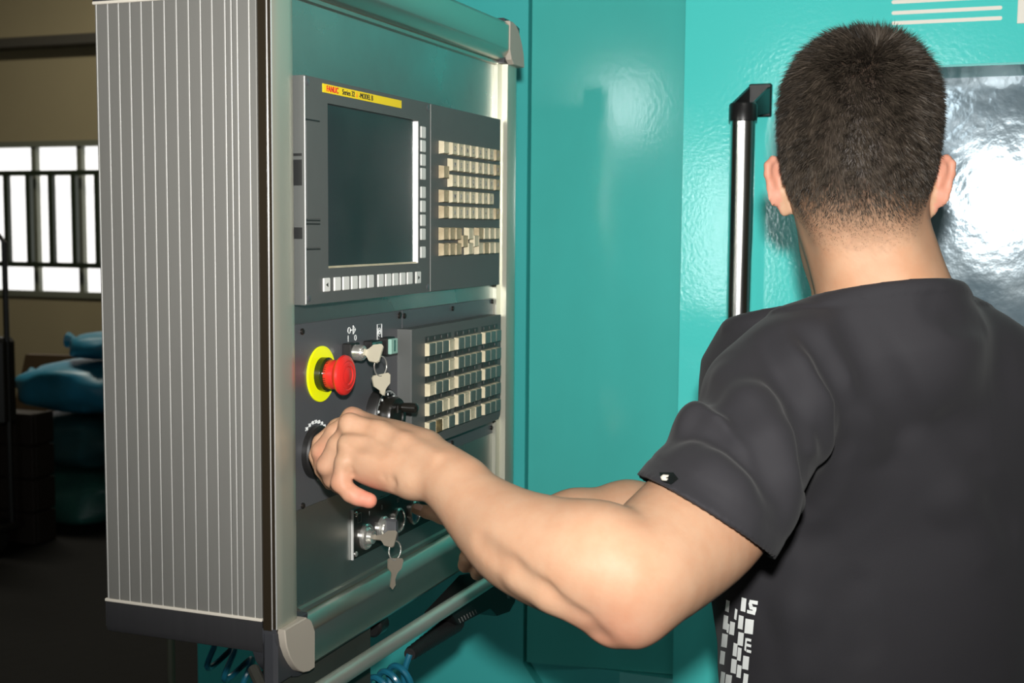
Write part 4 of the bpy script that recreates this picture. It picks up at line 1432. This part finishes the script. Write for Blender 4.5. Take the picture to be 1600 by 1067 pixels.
arm = []
arm += chain([(SL, 0.048), (at(1150, 742, 1.150), 0.0540), (at(1102, 808, 1.112), 0.0565), (at(1048, 858, 1.070), 0.0530), (at(992, 897, 1.032), 0.0480), (at(934, 880, 1.036), 0.0500), (at(875, 868, 1.052), 0.0465),
              (at(812, 845, 1.076), 0.0420), (at(766, 812, 1.100), 0.0350), (at(722, 772, 1.122), 0.0278), (at(690, 747, 1.138), 0.0238), (WL, 0.0215)], 0.004, 4)
arm.append(Cone(at(962, 975, 1.028), at(985, 968, 1.022), 0.0150, 0.0190, 0.030))              # point of the elbow
arm.append(Cone(at(668, 708, 1.166), at(722, 752, 1.130), 0.0175, 0.0205, 0.016))            # wrist is broader than thick
arm.append(Ell(at(645, 755, 1.138), (0.009, 0.009, 0.009), None, 0.016))
HK = dict(i=at(560, 659, 1.236), m=at(553, 657, 1.212), r=at(550, 669, 1.186), p=at(550, 697, 1.168))
for kx, wo_, r0, r1 in (('i', (660, 703, 1.185), 0.0165, 0.0108), ('m', (658, 706, 1.172), 0.0175, 0.0112), ('r', (656, 722, 1.160), 0.0180, 0.0112), ('p', (650, 742, 1.152), 0.0175, 0.0115)):
    arm.append(Cone(at(*wo_), HK[kx], r0, r1, 0.014))
arm.append(Cone(at(638, 745, 1.152), at(572, 722, 1.165), 0.0165, 0.0165, 0.014))             # heel of the hand on the little-finger side
arm.append(Ell(at(605, 715, 1.180), (0.034, 0.030, 0.026), None, 0.02))
arm.append(Cone(at(620, 720, 1.21), at(560, 715, 1.225), 0.018, 0.016, 0.015))                 # palm mass
for kx, rr in (('m', 0.0078), ('r', 0.0074), ('p', 0.0068)):                                  # knuckle caps
    c = {'m': (549, 650, 1.204), 'r': (543, 661, 1.178), 'p': (541, 693, 1.160)}[kx]
    arm.append(Ell(at(*c), (rr, rr, rr), None, 0.010))
handL = []
fk = 0.0035
handL += chain([(HK['p'], 0.0110), (at(539, 722, 1.158), 0.0092), (at(532, 754, 1.158), 0.0086), (at(548, 771, 1.155), 0.0078), (at(560, 777, 1.154), 0.0074), (at(577, 782, 1.152), 0.0072)], fk)
handL += chain([(HK['r'], 0.0108), (at(527, 696, 1.183), 0.0094), (at(510, 727, 1.187), 0.0090), (at(519, 748, 1.200), 0.0080), (at(528, 760, 1.212), 0.0070)], fk)
handL += chain([(HK['m'], 0.0108), (at(524, 677, 1.205), 0.0094), (at(502, 705, 1.212), 0.0090), (at(505, 733, 1.224), 0.0080), (at(517, 755, 1.236), 0.0070)], fk)
handL += chain([(HK['i'], 0.0106), (at(528, 669, 1.232), 0.0092), (at(503, 692, 1.232), 0.0088), (at(496, 712, 1.232), 0.0078), (at(499, 727, 1.234), 0.0068)], fk)
handL += chain([(at(640, 700, 1.22), 0.0150), (at(585, 690, 1.255), 0.0125), (at(548, 686, 1.262), 0.0100), (at(527, 697, 1.258), 0.0082)], 0.006)   # thumb, behind
creases = []
# ---- right arm and hand, mostly behind the left
armR = chain([(SR, 0.048), (ER * 0.5 + SR * 0.5 + np.array([0.02, 0.03, 0.0]), 0.052), (ER, 0.045)], 0.03)
armR += chain([(ER, 0.045), (at(1085, 822, 1.475), 0.0460), (at(980, 810, 1.45), 0.0395), (at(900, 812, 1.43), 0.0310), (WR, 0.0250)], 0.02)
KR = dict(i=at(762, 815, 1.428), m=at(768, 828, 1.418), r=at(776, 845, 1.412), p=at(786, 862, 1.410))
for kx, r1 in (('i', 0.0108), ('m', 0.0108), ('r', 0.0105), ('p', 0.0098)):
    armR.append(Cone(WR, KR[kx], 0.020, r1, 0.012))
handR = []
handR += chain([(KR['i'], 0.0105), (at(722, 818, 1.440), 0.0092), (at(690, 807, 1.455), 0.0084), (at(668, 800, 1.466), 0.0074), (at(651, 795, 1.474), 0.0066)], fk)
handR += chain([(KR['m'], 0.0105), (at(742, 852, 1.412), 0.0096), (at(731, 872, 1.408), 0.0092), (at(727, 883, 1.420), 0.0086)], fk)
handR += chain([(KR['r'], 0.0102), (at(757, 866, 1.410), 0.0094), (at(749, 888, 1.412), 0.0086), (at(746, 896, 1.424), 0.0080)], fk)
handR += chain([(KR['p'], 0.0095), (at(775, 882, 1.41), 0.0085), (at(767, 898, 1.42), 0.0076)], fk)
handR += chain([(WR + np.array([0, 0.02, 0.01]), 0.015), (at(775, 800, 1.46), 0.012), (at(740, 806, 1.475), 0.0090), (at(722, 816, 1.475), 0.0078)], 0.006)

def march_many(fn, pix, z0=0.85, z1=2.0):
    D = np.array([ray(x, y) for x, y in pix])
    t = np.full(len(D), z0)
    for _ in range(110):
        v = fn(EYE + D * t[:, None])
        t = np.minimum(t + np.where(v > 0.0002, np.maximum(v, 0.0003) * 0.85, 0), z1)
    return EYE + D * t[:, None]


def march(fn, x, y):
    return march_many(fn, [(x, y)])[0]


def relief(fn, lines):
    """furrows and ridges laid exactly on the surface: (sign, height, radius, blend, pixel line)"""
    out = []
    pix = [q_ for l_ in lines for q_ in l_[4]]
    S = march_many(fn, pix)
    e_ = 0.0015
    G = np.stack([fn(S + np.eye(3)[i] * e_) - fn(S - np.eye(3)[i] * e_) for i in range(3)], 1)
    G /= np.maximum(np.linalg.norm(G, axis=1), 1e-9)[:, None]
    c_ = 0
    for sg, amp, r_, k_, line in lines:
        n_ = len(line)
        for i in range(n_ - 1):
            i0, i1 = c_ + i, c_ + i + 1
            # the ends fade out
            a0 = amp * (0.15 if i == 0 else 1.0)
            a1 = amp * (0.15 if i == n_ - 2 else 1.0)
            out.append(Cone(S[i0] - sg * G[i0] * (r_ - a0), S[i1] - sg * G[i1] * (r_ - a1), r_, r_, k_, sub=sg < 0))
        c_ += n_
    return out


lp_ = arm + handL
creases += relief(lambda P: field(lp_, P), [
    (-1, 0.0016, 0.010, 0.010, [(752, 848), (800, 888), (850, 925), (905, 966), (935, 992)]),      # along the forearm bone
    (+1, 0.0005, 0.012, 0.010, [(800, 910), (850, 943), (905, 972)]),
    (-1, 0.0016, 0.006, 0.009, [(548, 664), (570, 668), (600, 682), (630, 694)]),                  # between the hand's tendons
    (-1, 0.0015, 0.006, 0.009, [(541, 684), (565, 692), (592, 702)]),
    (+1, 0.0008, 0.006, 0.009, [(552, 652), (590, 664), (630, 684), (680, 712)]),
    (-1, 0.0014, 0.0016, 0.002, [(534, 728), (541, 739), (552, 742), (556, 741)]),                  # little finger creases
    (-1, 0.0010, 0.0014, 0.002, [(544, 722), (548, 732), (553, 740)]),
    (-1, 0.0010, 0.0014, 0.002, [(537, 758), (545, 760), (551, 755)]),
    (-1, 0.0009, 0.0014, 0.002, [(556, 779), (560, 770), (561, 765)]),
    (-1, 0.0010, 0.0016, 0.002, [(598, 738), (600, 746), (603, 752)]),
    (-1, 0.0016, 0.003, 0.004, [(612, 745), (614, 754), (612, 764)]),
])
# bounding spheres let far primitives be skipped
groups = [(head, None), (arm + handL + creases, None), (armR + handR, None)]


def bodyf(p):
    out = np.full(len(p), 1.0)
    for prs, _ in groups:
        lo, hi = prs_box[id(prs)]
        dist = np.sqrt(n2(np.maximum(0, np.maximum(lo - p, p - hi))))
        m = dist < 0.05
        v = dist + 0.02
        if m.any():
            v[m] = field(prs, p[m])
        out = smin(out, v, 0.012)
    return out


def prim_box(prs):
    lo, hi = np.full(3, 9.0), np.full(3, -9.0)
    for s in prs:
        if isinstance(s, Cone):
            r = max(s.ra, s.rb) + 0.01
            lo = np.minimum(lo, np.minimum(s.a, s.b) - r)
            hi = np.maximum(hi, np.maximum(s.a, s.b) + r)
        else:
            r = s.r.max() + 0.01
            lo = np.minimum(lo, s.c - r)
            hi = np.maximum(hi, s.c + r)
    return lo, hi


prs_box = {id(g[0]): prim_box(g[0]) for g in groups}
blo = np.min([v[0] for v in prs_box.values()], 0) - 0.01
bhi = np.max([v[1] for v in prs_box.values()], 0) + 0.01
BV, BQ = surface(bodyf, blo, bhi, 0.0026)
BV, BQ = largest(BV, BQ)
bme, BV = grid_mesh('body', BV, BQ, 'skin')
per = thing('person', 'dark haired person in a charcoal T-shirt seen from behind, working the control panel', 'person', (float((SL + SR)[0] / 2), float((SL + SR)[1] / 2) + 0.06, 0.0))


def ss(x, a, b):
    t = np.clip((x - a) / (b - a), 0, 1)
    return t * t * (3 - 2 * t)


def near(p, c, r):
    return np.exp(-n2(p - c) / (r * r))


# hair density over the head: 1 on the cap, fading down the nape and round the ears
hl = (BV - HC) @ HR.T
az = np.arctan2(np.abs(hl[:, 0]), -hl[:, 1])          # 0 at the back of the head


def hair_amount(q, jit=0.0):
    a = np.arctan2(np.abs(q[:, 0]), -q[:, 1])
    low = np.interp(a, [0, 0.45, 0.75, 1.0, 1.25, 1.5, 1.75, 2.1, 2.5, PI], [-0.078, -0.074, -0.062, -0.044, 0.015, 0.030, 0.004, 0.030, 0.082, 0.088])
    wid = np.interp(a, [0, 0.9, 1.25, 2.2, PI], [0.085, 0.075, 0.035, 0.02, 0.012])
    return ss(q[:, 2] + jit, low, low + wid)


nz = rng.normal(0, 0.004, len(BV))
isear = np.abs(hl[:, 0]) > 0.0745
inhead = (np.abs(hl) < 0.15).all(1)
ha = hair_amount(hl, nz) * inhead * (~isear | (hl[:, 2] > 0.036))
base = np.array([0.445, 0.272, 0.172])
rgb = np.tile(base, (len(BV), 1))
pink = np.array([0.56, 0.20, 0.135])


def mixc(w, c):
    global rgb
    w = np.clip(w, 0, 1)[:, None]
    rgb = rgb * (1 - w) + np.array(c) * w


mixc(0.75 * near(BV, at(577, 782, 1.152), 0.017), (0.62, 0.20, 0.15))
mixc(0.35 * near(BV, at(530, 755, 1.158), 0.014), pink)
mixc(0.40 * near(BV, at(503, 720, 1.20), 0.022), pink)
mixc(0.40 * near(BV, at(962, 985, 1.01), 0.035), pink)
mixc(0.30 * near(BV, at(1180, 850, 1.09), 0.05), (0.47, 0.20, 0.10))
mixc(0.30 * near(BV, at(548, 645, 1.19), 0.014), pink)
mixc(0.6 * (isear & inhead & (np.abs(hl[:, 2]) < 0.045)), (0.52, 0.215, 0.160))
mixc(0.25 * ss(hl[:, 2], -0.03, -0.10) * (np.abs(hl[:, 0]) < 0.09) * inhead, (0.50, 0.25, 0.13))
mixc(0.97 * ha ** 0.8, (0.017, 0.0135, 0.0105))
mixc(0.5 * near(BV, hd(0, 0.1, -0.058), 0.018), (0.45, 0.17, 0.14))
set_tint(bme, rgb)
body = put('body', bme, per)
# eyes
for s in (-1, 1):
    MB().lathe([(0.0, -0.0115), (0.006, -0.0098), (0.0100, -0.0055), (0.0115, 0.0), (0.0100, 0.0055), (0.006, 0.0098), (0.0, 0.0115)], hd(s * 0.032, 0.0825, 0.006), hf, 20).build('eye', 'eye_white', per)
    MB().lathe([(0.0055, 0.0), (0.0045, 0.0012), (0.0, 0.0016)], hd(s * 0.032, 0.0825, 0.006) + hf * 0.0103, hf, 16).build('iris', 'iris', per)
    MB().tube([hd(s * 0.014, 0.098, 0.022), hd(s * 0.030, 0.100, 0.027), hd(s * 0.048, 0.086, 0.023)], [0.003, 0.0035, 0.0018], 6).build('eyebrow', 'black_satin', per)


# nails
def nail(c, n, d, w, l, name='fingernail'):
    n, d = nrm(n), nrm(d)
    s = np.cross(n, d)
    vs, fs = [], []
    for i in range(5):
        for j in range(5):
            a, b_ = (i - 2) / 2, (j - 2) / 2
            rr = 1 - 0.25 * max(0, b_) ** 2
            vs.append(c + s * (a * w * rr) + d * (b_ * l) - n * (a * a * w * 0.45 + (0.0004 if abs(b_) == 1 else 0)))
    for i in range(4):
        for j in range(4):
            fs.append((i * 5 + j, i * 5 + j + 1, i * 5 + j + 6, i * 5 + j + 5))
    MB().add(vs, fs).build(name, 'nail', per, smooth=60)


p = march(bodyf, 655, 791)
nail(p + np.array([0.0, -0.0006, 0.0012]), nrm(EYE - p) * 0.5 + np.array([0, 0, 1.0]), at(648, 793, 1.475) - at(668, 800, 1.466), 0.0052, 0.0060)

# ---- hair: short strands over the cap
me = bme
me.calc_loop_triangles()
lt = np.zeros(len(me.loop_triangles) * 3, np.int32)
me.loop_triangles.foreach_get('vertices', lt)
lt = lt.reshape(-1, 3)
hw_ = ha * inhead
tri = lt[(hw_[lt].mean(1) > 0.04)]
P0, P1, P2 = BV[tri[:, 0]], BV[tri[:, 1]], BV[tri[:, 2]]
area = np.linalg.norm(np.cross(P1 - P0, P2 - P0), axis=1) / 2
wgt = area * (0.12 + 0.88 * hw_[tri].mean(1))
NS = 60000
pick = rng.choice(len(tri), NS, p=wgt / wgt.sum())
u, v = rng.random(NS), rng.random(NS)
fl = u + v > 1
u[fl], v[fl] = 1 - u[fl], 1 - v[fl]
root = P0[pick] + u[:, None] * (P1 - P0)[pick] + v[:, None] * (P2 - P0)[pick]
VN = vnormals(me)
nn = VN[tri[pick]].mean(1)
nn /= np.linalg.norm(nn, axis=1)[:, None]
q = (root - HC) @ HR.T
amt = hair_amount(q)
# growth: whorl on the crown, outwards and down
cw = hd(0.012, -0.062, 0.118)
away = root - cw
away -= nn * (away * nn).sum(1)[:, None]
away /= np.maximum(np.linalg.norm(away, axis=1), 1e-4)[:, None]
swirl = np.cross(nn, away)
clump = np.sin(root[:, 0] * 230 + 3 * np.sin(root[:, 2] * 120)) * np.sin(root[:, 2] * 260 + 2 * np.sin(root[:, 1] * 140))
tang = away * (0.85 + 0.25 * clump)[:, None] + swirl * (0.30 + 0.45 * clump)[:, None] + rng.normal(0, 0.20, (NS, 3))
topness = ss(q[:, 2], 0.02, 0.11)
lift = 0.38 + 0.50 * topness + 0.8 * near(root, cw, 0.03) + 0.2 * rng.random(NS)
dirv = nn * lift[:, None] + tang * 0.75
dirv /= np.linalg.norm(dirv, axis=1)[:, None]
Ls = (0.0009 + amt ** 1.4 * (0.0068 + 0.0095 * topness)) * (0.65 + 0.6 * rng.random(NS)) * (1 + 0.25 * clump * topness)
tip_dir = nrm(np.array([0.0, 0, -1.0]))
mid = root + dirv * (Ls * 0.55)[:, None]
d2 = dirv + tang * 0.35 + tip_dir * 0.15
d2 /= np.linalg.norm(d2, axis=1)[:, None]
tip = mid + d2 * (Ls * 0.5)[:, None]
sd = np.cross(dirv, rng.normal(0, 1, (NS, 3)))
sd /= np.linalg.norm(sd, axis=1)[:, None]
wd = (0.00014 + 0.00022 * amt)[:, None]
hv = np.stack([root - sd * wd - nn * 0.0004, root + sd * wd - nn * 0.0004, mid + sd * wd * 0.8, mid - sd * wd * 0.8, tip], 1).reshape(-1, 3)
bi = np.arange(NS)[:, None] * 5
quads = bi + np.array([0, 1, 2, 3])
tris = bi + np.array([3, 2, 4])
hm = bpy.data.meshes.new('hair')
hm.vertices.add(NS * 5)
hm.vertices.foreach_set('co', hv.astype(np.float32).ravel())
hm.loops.add(NS * 7)
hm.loops.foreach_set('vertex_index', np.concatenate([quads, tris], 1).astype(np.int32).ravel())
hm.polygons.add(NS * 2)
hm.polygons.foreach_set('loop_start', (np.arange(NS)[:, None] * 7 + np.array([0, 4])).astype(np.int32).ravel())
hm.polygons.foreach_set('use_smooth', np.ones(NS * 2, bool))
hm.update(calc_edges=True)
hm.materials.append(MATS['hair'])
hc = np.array([0.030, 0.0235, 0.0175]) * (0.6 + 0.9 * rng.random(NS) + 0.5 * clump)[:, None] + np.array([0.035, 0.028, 0.021]) * (rng.random(NS) < 0.07)[:, None]
set_tint(hm, np.repeat(hc, 5, 0))
put('hair', hm, per, kind='stuff', label='short cropped dark hair faded at the nape')

# ---- T-shirt
TC = C7 + TF * 0.105                            # torso axis, level with the collar


class Torso:
    """lofted elliptical trunk around the axis through TC"""
    def __init__(self, grow=0.0, k=0.02, sub=False):
        self.g, self.k, self.sub = grow, k, sub
        self.tag = ''

    def __call__(self, p):
        w = p[:, 2] - TC[2]
        ax = np.interp(w, [-0.62, -0.45, -0.30, -0.18, -0.08, -0.03, 0.02], [0.178, 0.172, 0.180, 0.184, 0.172, 0.140, 0.085]) + self.g
        by = np.interp(w, [-0.62, -0.45, -0.30, -0.18, -0.08, -0.03, 0.02], [0.112, 0.112, 0.118, 0.116, 0.100, 0.082, 0.065]) + self.g
        cx = np.interp(w, [-0.62, -0.40, -0.20, 0.0], [0.048, 0.044, 0.024, 0.004])
        cy = np.interp(w, [-0.62, -0.30, -0.1, 0.02], [0.02, 0.008, 0.0, -0.012])
        a = (p - TC) @ TR - cx
        b = (p - TC) @ TF - cy
        g = (np.abs(a / ax) ** 2.3 + np.abs(b / by) ** 2.3) ** (1 / 2.3)
        d = np.sqrt(a * a + b * b)
        side = np.where(g > 1e-4, d * (1 - 1 / np.maximum(g, 1e-4)), -by)
        side = np.maximum(side, -by)
        return np.maximum(np.maximum(side, w - 0.03), -(w + 0.60))


slv_a, slv_b = SL + np.array([0, 0, 0.004]), at(1096, 806, 1.108)
slv_d = nrm(slv_b - slv_a)
cuffL = at(1100, 808, 1.105)
# cuff plane runs through the seen hem line
c1, c2 = at(1008, 752, 1.13), at(1196, 866, 1.10)
c3 = at(1100, 800, 1.048)
cn = nrm(np.cross(c2 - c1, c3 - c1))
cuffL = (c1 + c2) / 2
if cn @ slv_d < 0:
    cn = -cn
slvR_b = SR * 0.52 + ER * 0.48 + np.array([0.02, 0.03, 0])
shirt0 = [Torso(0.0, 0.02)]
SHL = [(at(1330, 522, 1.252), 0.049), (at(1255, 562, 1.236), 0.047), (at(1197, 627, 1.207), 0.055)]
SHR = [(at(1450, 527, 1.292), 0.049), (at(1527, 558, 1.332), 0.047), (at(1602, 625, 1.378), 0.058)]
for shl in (SHL, SHR):
    shirt0 += chain(shl, 0.02)
shirt0.append(Cone(at(1377, 430, 1.270), at(1396, 540, 1.272), 0.0705, 0.088, 0.025))
shirt0.append(Cone(SL + TF * 0.01, C7 + TR * -0.05 + TF * 0.06 + np.array([0, 0, -0.16]), 0.060, 0.085, 0.05))
shirt0.append(Cone(SR, C7 + TR * 0.07 + TF * 0.06 + np.array([0, 0, -0.14]), 0.066, 0.085, 0.05))
slv = chain([(at(1200, 645, 1.205), 0.056), (at(1158, 728, 1.150), 0.0635), (at(1106, 803, 1.112), 0.0655), (at(1036, 880, 1.06), 0.068)], 0.014)
slvR = chain([(SR, 0.066), (slvR_b, 0.067)], 0.022)


def shirt_base(p):
    d = field(shirt0, p)
    d = smin(d, field(slvR, p), 0.022)
    return smin(d, field(slv, p), 0.016)


# folds: ridges (+) and furrows (-) laid along lines seen on the cloth
foldlines = [
    (+1, 0.0075, 0.011, [(1070, 652), (1090, 650), (1130, 672), (1165, 705)]),
    (-1, 0.0060, 0.009, [(1086, 678), (1115, 690), (1150, 725), (1190, 765)]),
    (+1, 0.0045, 0.009, [(1085, 705), (1120, 735), (1150, 765), (1175, 800)]),
    (-1, 0.0055, 0.010, [(1105, 612), (1140, 628), (1175, 665), (1205, 720), (1222, 775)]),
    (+1, 0.0050, 0.010, [(1130, 590), (1175, 620), (1210, 680), (1232, 740), (1238, 800)]),
    (-1, 0.0055, 0.010, [(1195, 530), (1228, 590), (1250, 660), (1262, 730), (1262, 790)]),
    (+1, 0.0040, 0.012, [(1225, 515), (1262, 560), (1288, 620), (1296, 690)]),
    (-1, 0.0055, 0.012, [(1262, 525), (1300, 580), (1318, 640), (1312, 705), (1285, 770)]),
    (+1, 0.0035, 0.014, [(1300, 520), (1345, 580), (1370, 640), (1372, 690)]),
    (-1, 0.0030, 0.014, [(1330, 515), (1385, 590), (1420, 660)]),
    (-1, 0.0030, 0.010, [(1462, 482), (1495, 498), (1535, 508)]),
    (-1, 0.0025, 0.016, [(1480, 660), (1530, 740), (1575, 830)]),
    (+1, 0.0020, 0.018, [(1440, 700), (1490, 780), (1540, 860)]),
    (-1, 0.0030, 0.014, [(1222, 905), (1215, 960), (1225, 1040)]),
    (+1, 0.0025, 0.014, [(1250, 880), (1240, 960), (1250, 1050)]),
    (-1, 0.0025, 0.018, [(1290, 850), (1330, 920), (1345, 1010)]),
]
FOLD = relief(shirt_base, [(s_, a_ * (0.75 if s_ < 0 else 0.9), r_ * 1.6, 0.013 if s_ < 0 else 0.020, l_) for s_, a_, r_, l_ in foldlines])
# neckline plane: seen behind and at both sides, dropping to the front
na, nb_, nc = at(1395, 438, 1.20), at(1280, 466, 1.268), at(1503, 449, 1.28)
nn_ = nrm(np.cross(nb_ - na, nc - na))
if nn_[2] < 0:
    nn_ = -nn_


COVER = arm[:12] + [s_ for s_ in head if isinstance(s_, Cone) and s_.b[2] < 1.57] + armR[:2]


def shirtf(p):
    d = shirt_base(p)
    m = np.abs(d) < 0.03
    if m.any():
        dm = d[m]
        pm = p[m]
        for s in culled(FOLD, pm, 0.035):
            v = s(pm)
            dm = -smin(-dm, v, s.k) if s.sub else smin(dm, v, s.k)
        d = d.copy()
        dm = dm + 0.0006 * np.sin(pm[:, 0] * 70 + 2 * np.sin(pm[:, 2] * 31)) * np.sin(pm[:, 2] * 55 + pm[:, 1] * 40)
        d[m] = np.minimum(dm, field(COVER, pm) - 0.0045)
    nk = (p - na) @ nn_
    hem = (p - cuffL) @ cn
    slvdist = np.sqrt(n2(p - cuffL))
    near_l = slvdist < 0.16
    # ribbed collar and turned hem stand a little proud
    d = d - 0.0026 * (ss(nk, -0.0150, -0.0135) - ss(nk, -0.004, 0.0)) * (np.sqrt(n2(p - C7)) < 0.18)
    stitch = np.exp(-((hem + 0.020) / 0.0016) ** 2) * near_l
    d = d + 0.0012 * stitch
    full = d
    d = np.maximum(d, np.where(np.sqrt(n2(p - C7)) < 0.20, nk, -1))
    d = np.maximum(d, np.where(near_l & (field(slv, p) < 0.03), hem, -1))
    hemR = (p - slvR_b) @ nrm(slvR_b - SR)
    d = np.maximum(d, np.where(field(slvR, p) < 0.03, np.where(np.sqrt(n2(p - slvR_b)) < 0.11, hemR, -1), -1))
    # hollow the sleeve mouth
    hol = np.maximum(full + 0.0068, -(hem + 0.018))
    hol = np.where(near_l & (field(slv, p) < 0.03), hol, 1.0)
    return np.maximum(d, -hol)


slo = np.minimum(np.minimum(SL, c1), TC - np.array([0.26, 0.2, 0.62])) - 0.10
shi = np.maximum(SR, TC + np.array([0.26, 0.2, 0.06])) + 0.10
SV, SQ = surface(shirtf, slo, shi, 0.0036, newton=1)
SV, SQ = largest(SV, SQ)
sme, SV = grid_mesh('t_shirt', SV, SQ, 'shirt', 2)
put('t_shirt', sme, per, label='plain charcoal T-shirt with white lettering down the side')


# white letters printed down the side of the shirt
from mathutils.bvhtree import BVHTree
s_tree = BVHTree.FromPolygons([tuple(v) for v in SV], [tuple(q_) for q_ in SQ.tolist()])


def cast(x, y):
    h_ = s_tree.ray_cast(Vector(EYE), Vector(ray(x, y)))
    return np.array(h_[0]) if h_[0] is not None else at(x, y, 1.3)


def print_quad(poly, name='shirt_print', m='ink_white', lift=0.0011):
    """poly: outline seen on the cloth, laid onto it"""
    cx, cy = np.mean([p[0] for p in poly]), np.mean([p[1] for p in poly])
    rim = []
    for (x0, y0), (x1, y1) in zip(poly, poly[1:] + poly[:1]):
        for t in (0, 0.5):
            rim.append((x0 + (x1 - x0) * t, y0 + (y1 - y0) * t))
    vs = [cast(x, y) for x, y in [(cx, cy)] + rim]
    z0 = np.median([np.linalg.norm(v - EYE) for v in vs])
    vs = [v if abs(np.linalg.norm(v - EYE) - z0) < 0.05 else EYE + nrm(v - EYE) * z0 for v in vs]
    to = nrm(EYE - vs[0])
    up_ = [v + to * lift for v in vs]
    k = len(rim)
    fs = [(0, 1 + i, 1 + (i + 1) % k) for i in range(k)]
    MB().add(up_, fs).build(name, m, per, smooth=60)


def L_(x0, y0, x1, y1):
    """zoomed reading (6.386 px per pixel from 1090,900) -> outline of one upright stroke"""
    f = 6.386
    return [(1090 + x0 / f, 900 + y0 / f), (1090 + x1 / f, 900 + (y0 + 14) / f), (1090 + (x1 - 12) / f, 900 + y1 / f), (1090 + (x0 - 12) / f, 900 + (y1 - 14) / f)]


for bxs in ((440, 212, 488, 360),                                              # I
            (375, 322, 398, 440), (412, 388, 460, 535), (478, 424, 562, 582),   # second row
            (408, 556, 462, 700), (478, 614, 494, 752),                         # third row
            (360, 664, 400, 806), (404, 708, 440, 850), (456, 792, 516, 938),
            (340, 822, 392, 976), (398, 882, 440, 1020), (462, 968, 508, 1090),
            (286, 236, 322, 362), (262, 386, 306, 540), (326, 450, 374, 592), (300, 470, 318, 572),
            (246, 570, 302, 716), (230, 742, 276, 886), (236, 950, 276, 1080), (284, 978, 344, 1100)):
    print_quad(L_(*bxs))
# the S of the first row and the arms of the E
f6 = lambda x, y: (1090 + x / 6.386, 900 + y / 6.386)
print_quad([f6(520, 236), f6(602, 250), f6(598, 288), f6(512, 270)])
print_quad([f6(508, 268), f6(540, 272), f6(552, 305), f6(512, 300)])
print_quad([f6(512, 300), f6(588, 312), f6(586, 345), f6(520, 330)])
print_quad([f6(550, 318), f6(588, 325), f6(580, 360), f6(548, 352)])
print_quad([f6(494, 336), f6(580, 352), f6(572, 390), f6(492, 368)])
for y in (616, 672, 730):
    print_quad([f6(490, y), f6(536, y + 14), f6(532, y + 40), f6(488, y + 28)])
# small woven tag on the sleeve hem
to_tag = [(1030, 738), (1052, 738), (1060, 748), (1049, 757), (1034, 752)]
print_quad(to_tag, 'sleeve_tag', 'tag_black', 0.0016)
print_quad([(1032, 745), (1036, 741.5), (1045, 742), (1044, 745), (1038, 746.5), (1044, 748), (1041, 751), (1034, 750)], 'sleeve_tag_mark', 'trim_cream', 0.0026)

# ---- trousers and shoes (below the picture)
hipz = 0.93
HPc = np.array([TC[0], TC[1], 0]) + TF * 0.01
leg = [Ell(HPc + np.array([0, 0, hipz]), (0.175, 0.115, 0.14), np.array([TR, TF, [0, 0, 1.0]]), 0.03, 2.3)]
for s in (-1, 1):
    h_ = HPc + TR * (s * 0.095)
    leg += [Cone(h_ + np.array([0, 0, 0.88]), h_ + TR * s * 0.015 + TF * 0.02 + np.array([0, 0, 0.50]), 0.090, 0.068, 0.03), Cone(h_ + TR * s * 0.015 + TF * 0.02 + np.array([0, 0, 0.50]), h_ + TR * s * 0.02 + np.array([0, 0, 0.09]), 0.066, 0.058, 0.02)]
TV, TQ = surface(lambda p: field(leg, p), HPc + np.array([-0.3, -0.3, 0.0]), HPc + np.array([0.3, 0.3, 1.1]), 0.010)
tme, _ = grid_mesh('trousers', TV, TQ, 'trousers')
put('trousers', tme, per)
for s in (-1, 1):
    f0 = HPc + TR * (s * 0.115)
    sh = [Cone(f0 + np.array([0, 0, 0.055]) - TF * 0.04, f0 + np.array([0, 0, 0.045]) + TF * 0.15, 0.045, 0.036, 0.02), Ell(f0 + np.array([0, 0, 0.09]), (0.05, 0.05, 0.05), None, 0.03), Ell(f0 + TF * 0.05 + np.array([0, 0, -0.10]), (0.3, 0.3, 0.10), None, 0.002, sub=True)]
    XV, XQ_ = surface(lambda p: field(sh, p), f0 - np.array([0.3, 0.3, 0.02]), f0 + np.array([0.3, 0.3, 0.2]), 0.007)
    xme, _ = grid_mesh('shoe', XV, XQ_, 'shoe')
    put('shoe', xme, per)
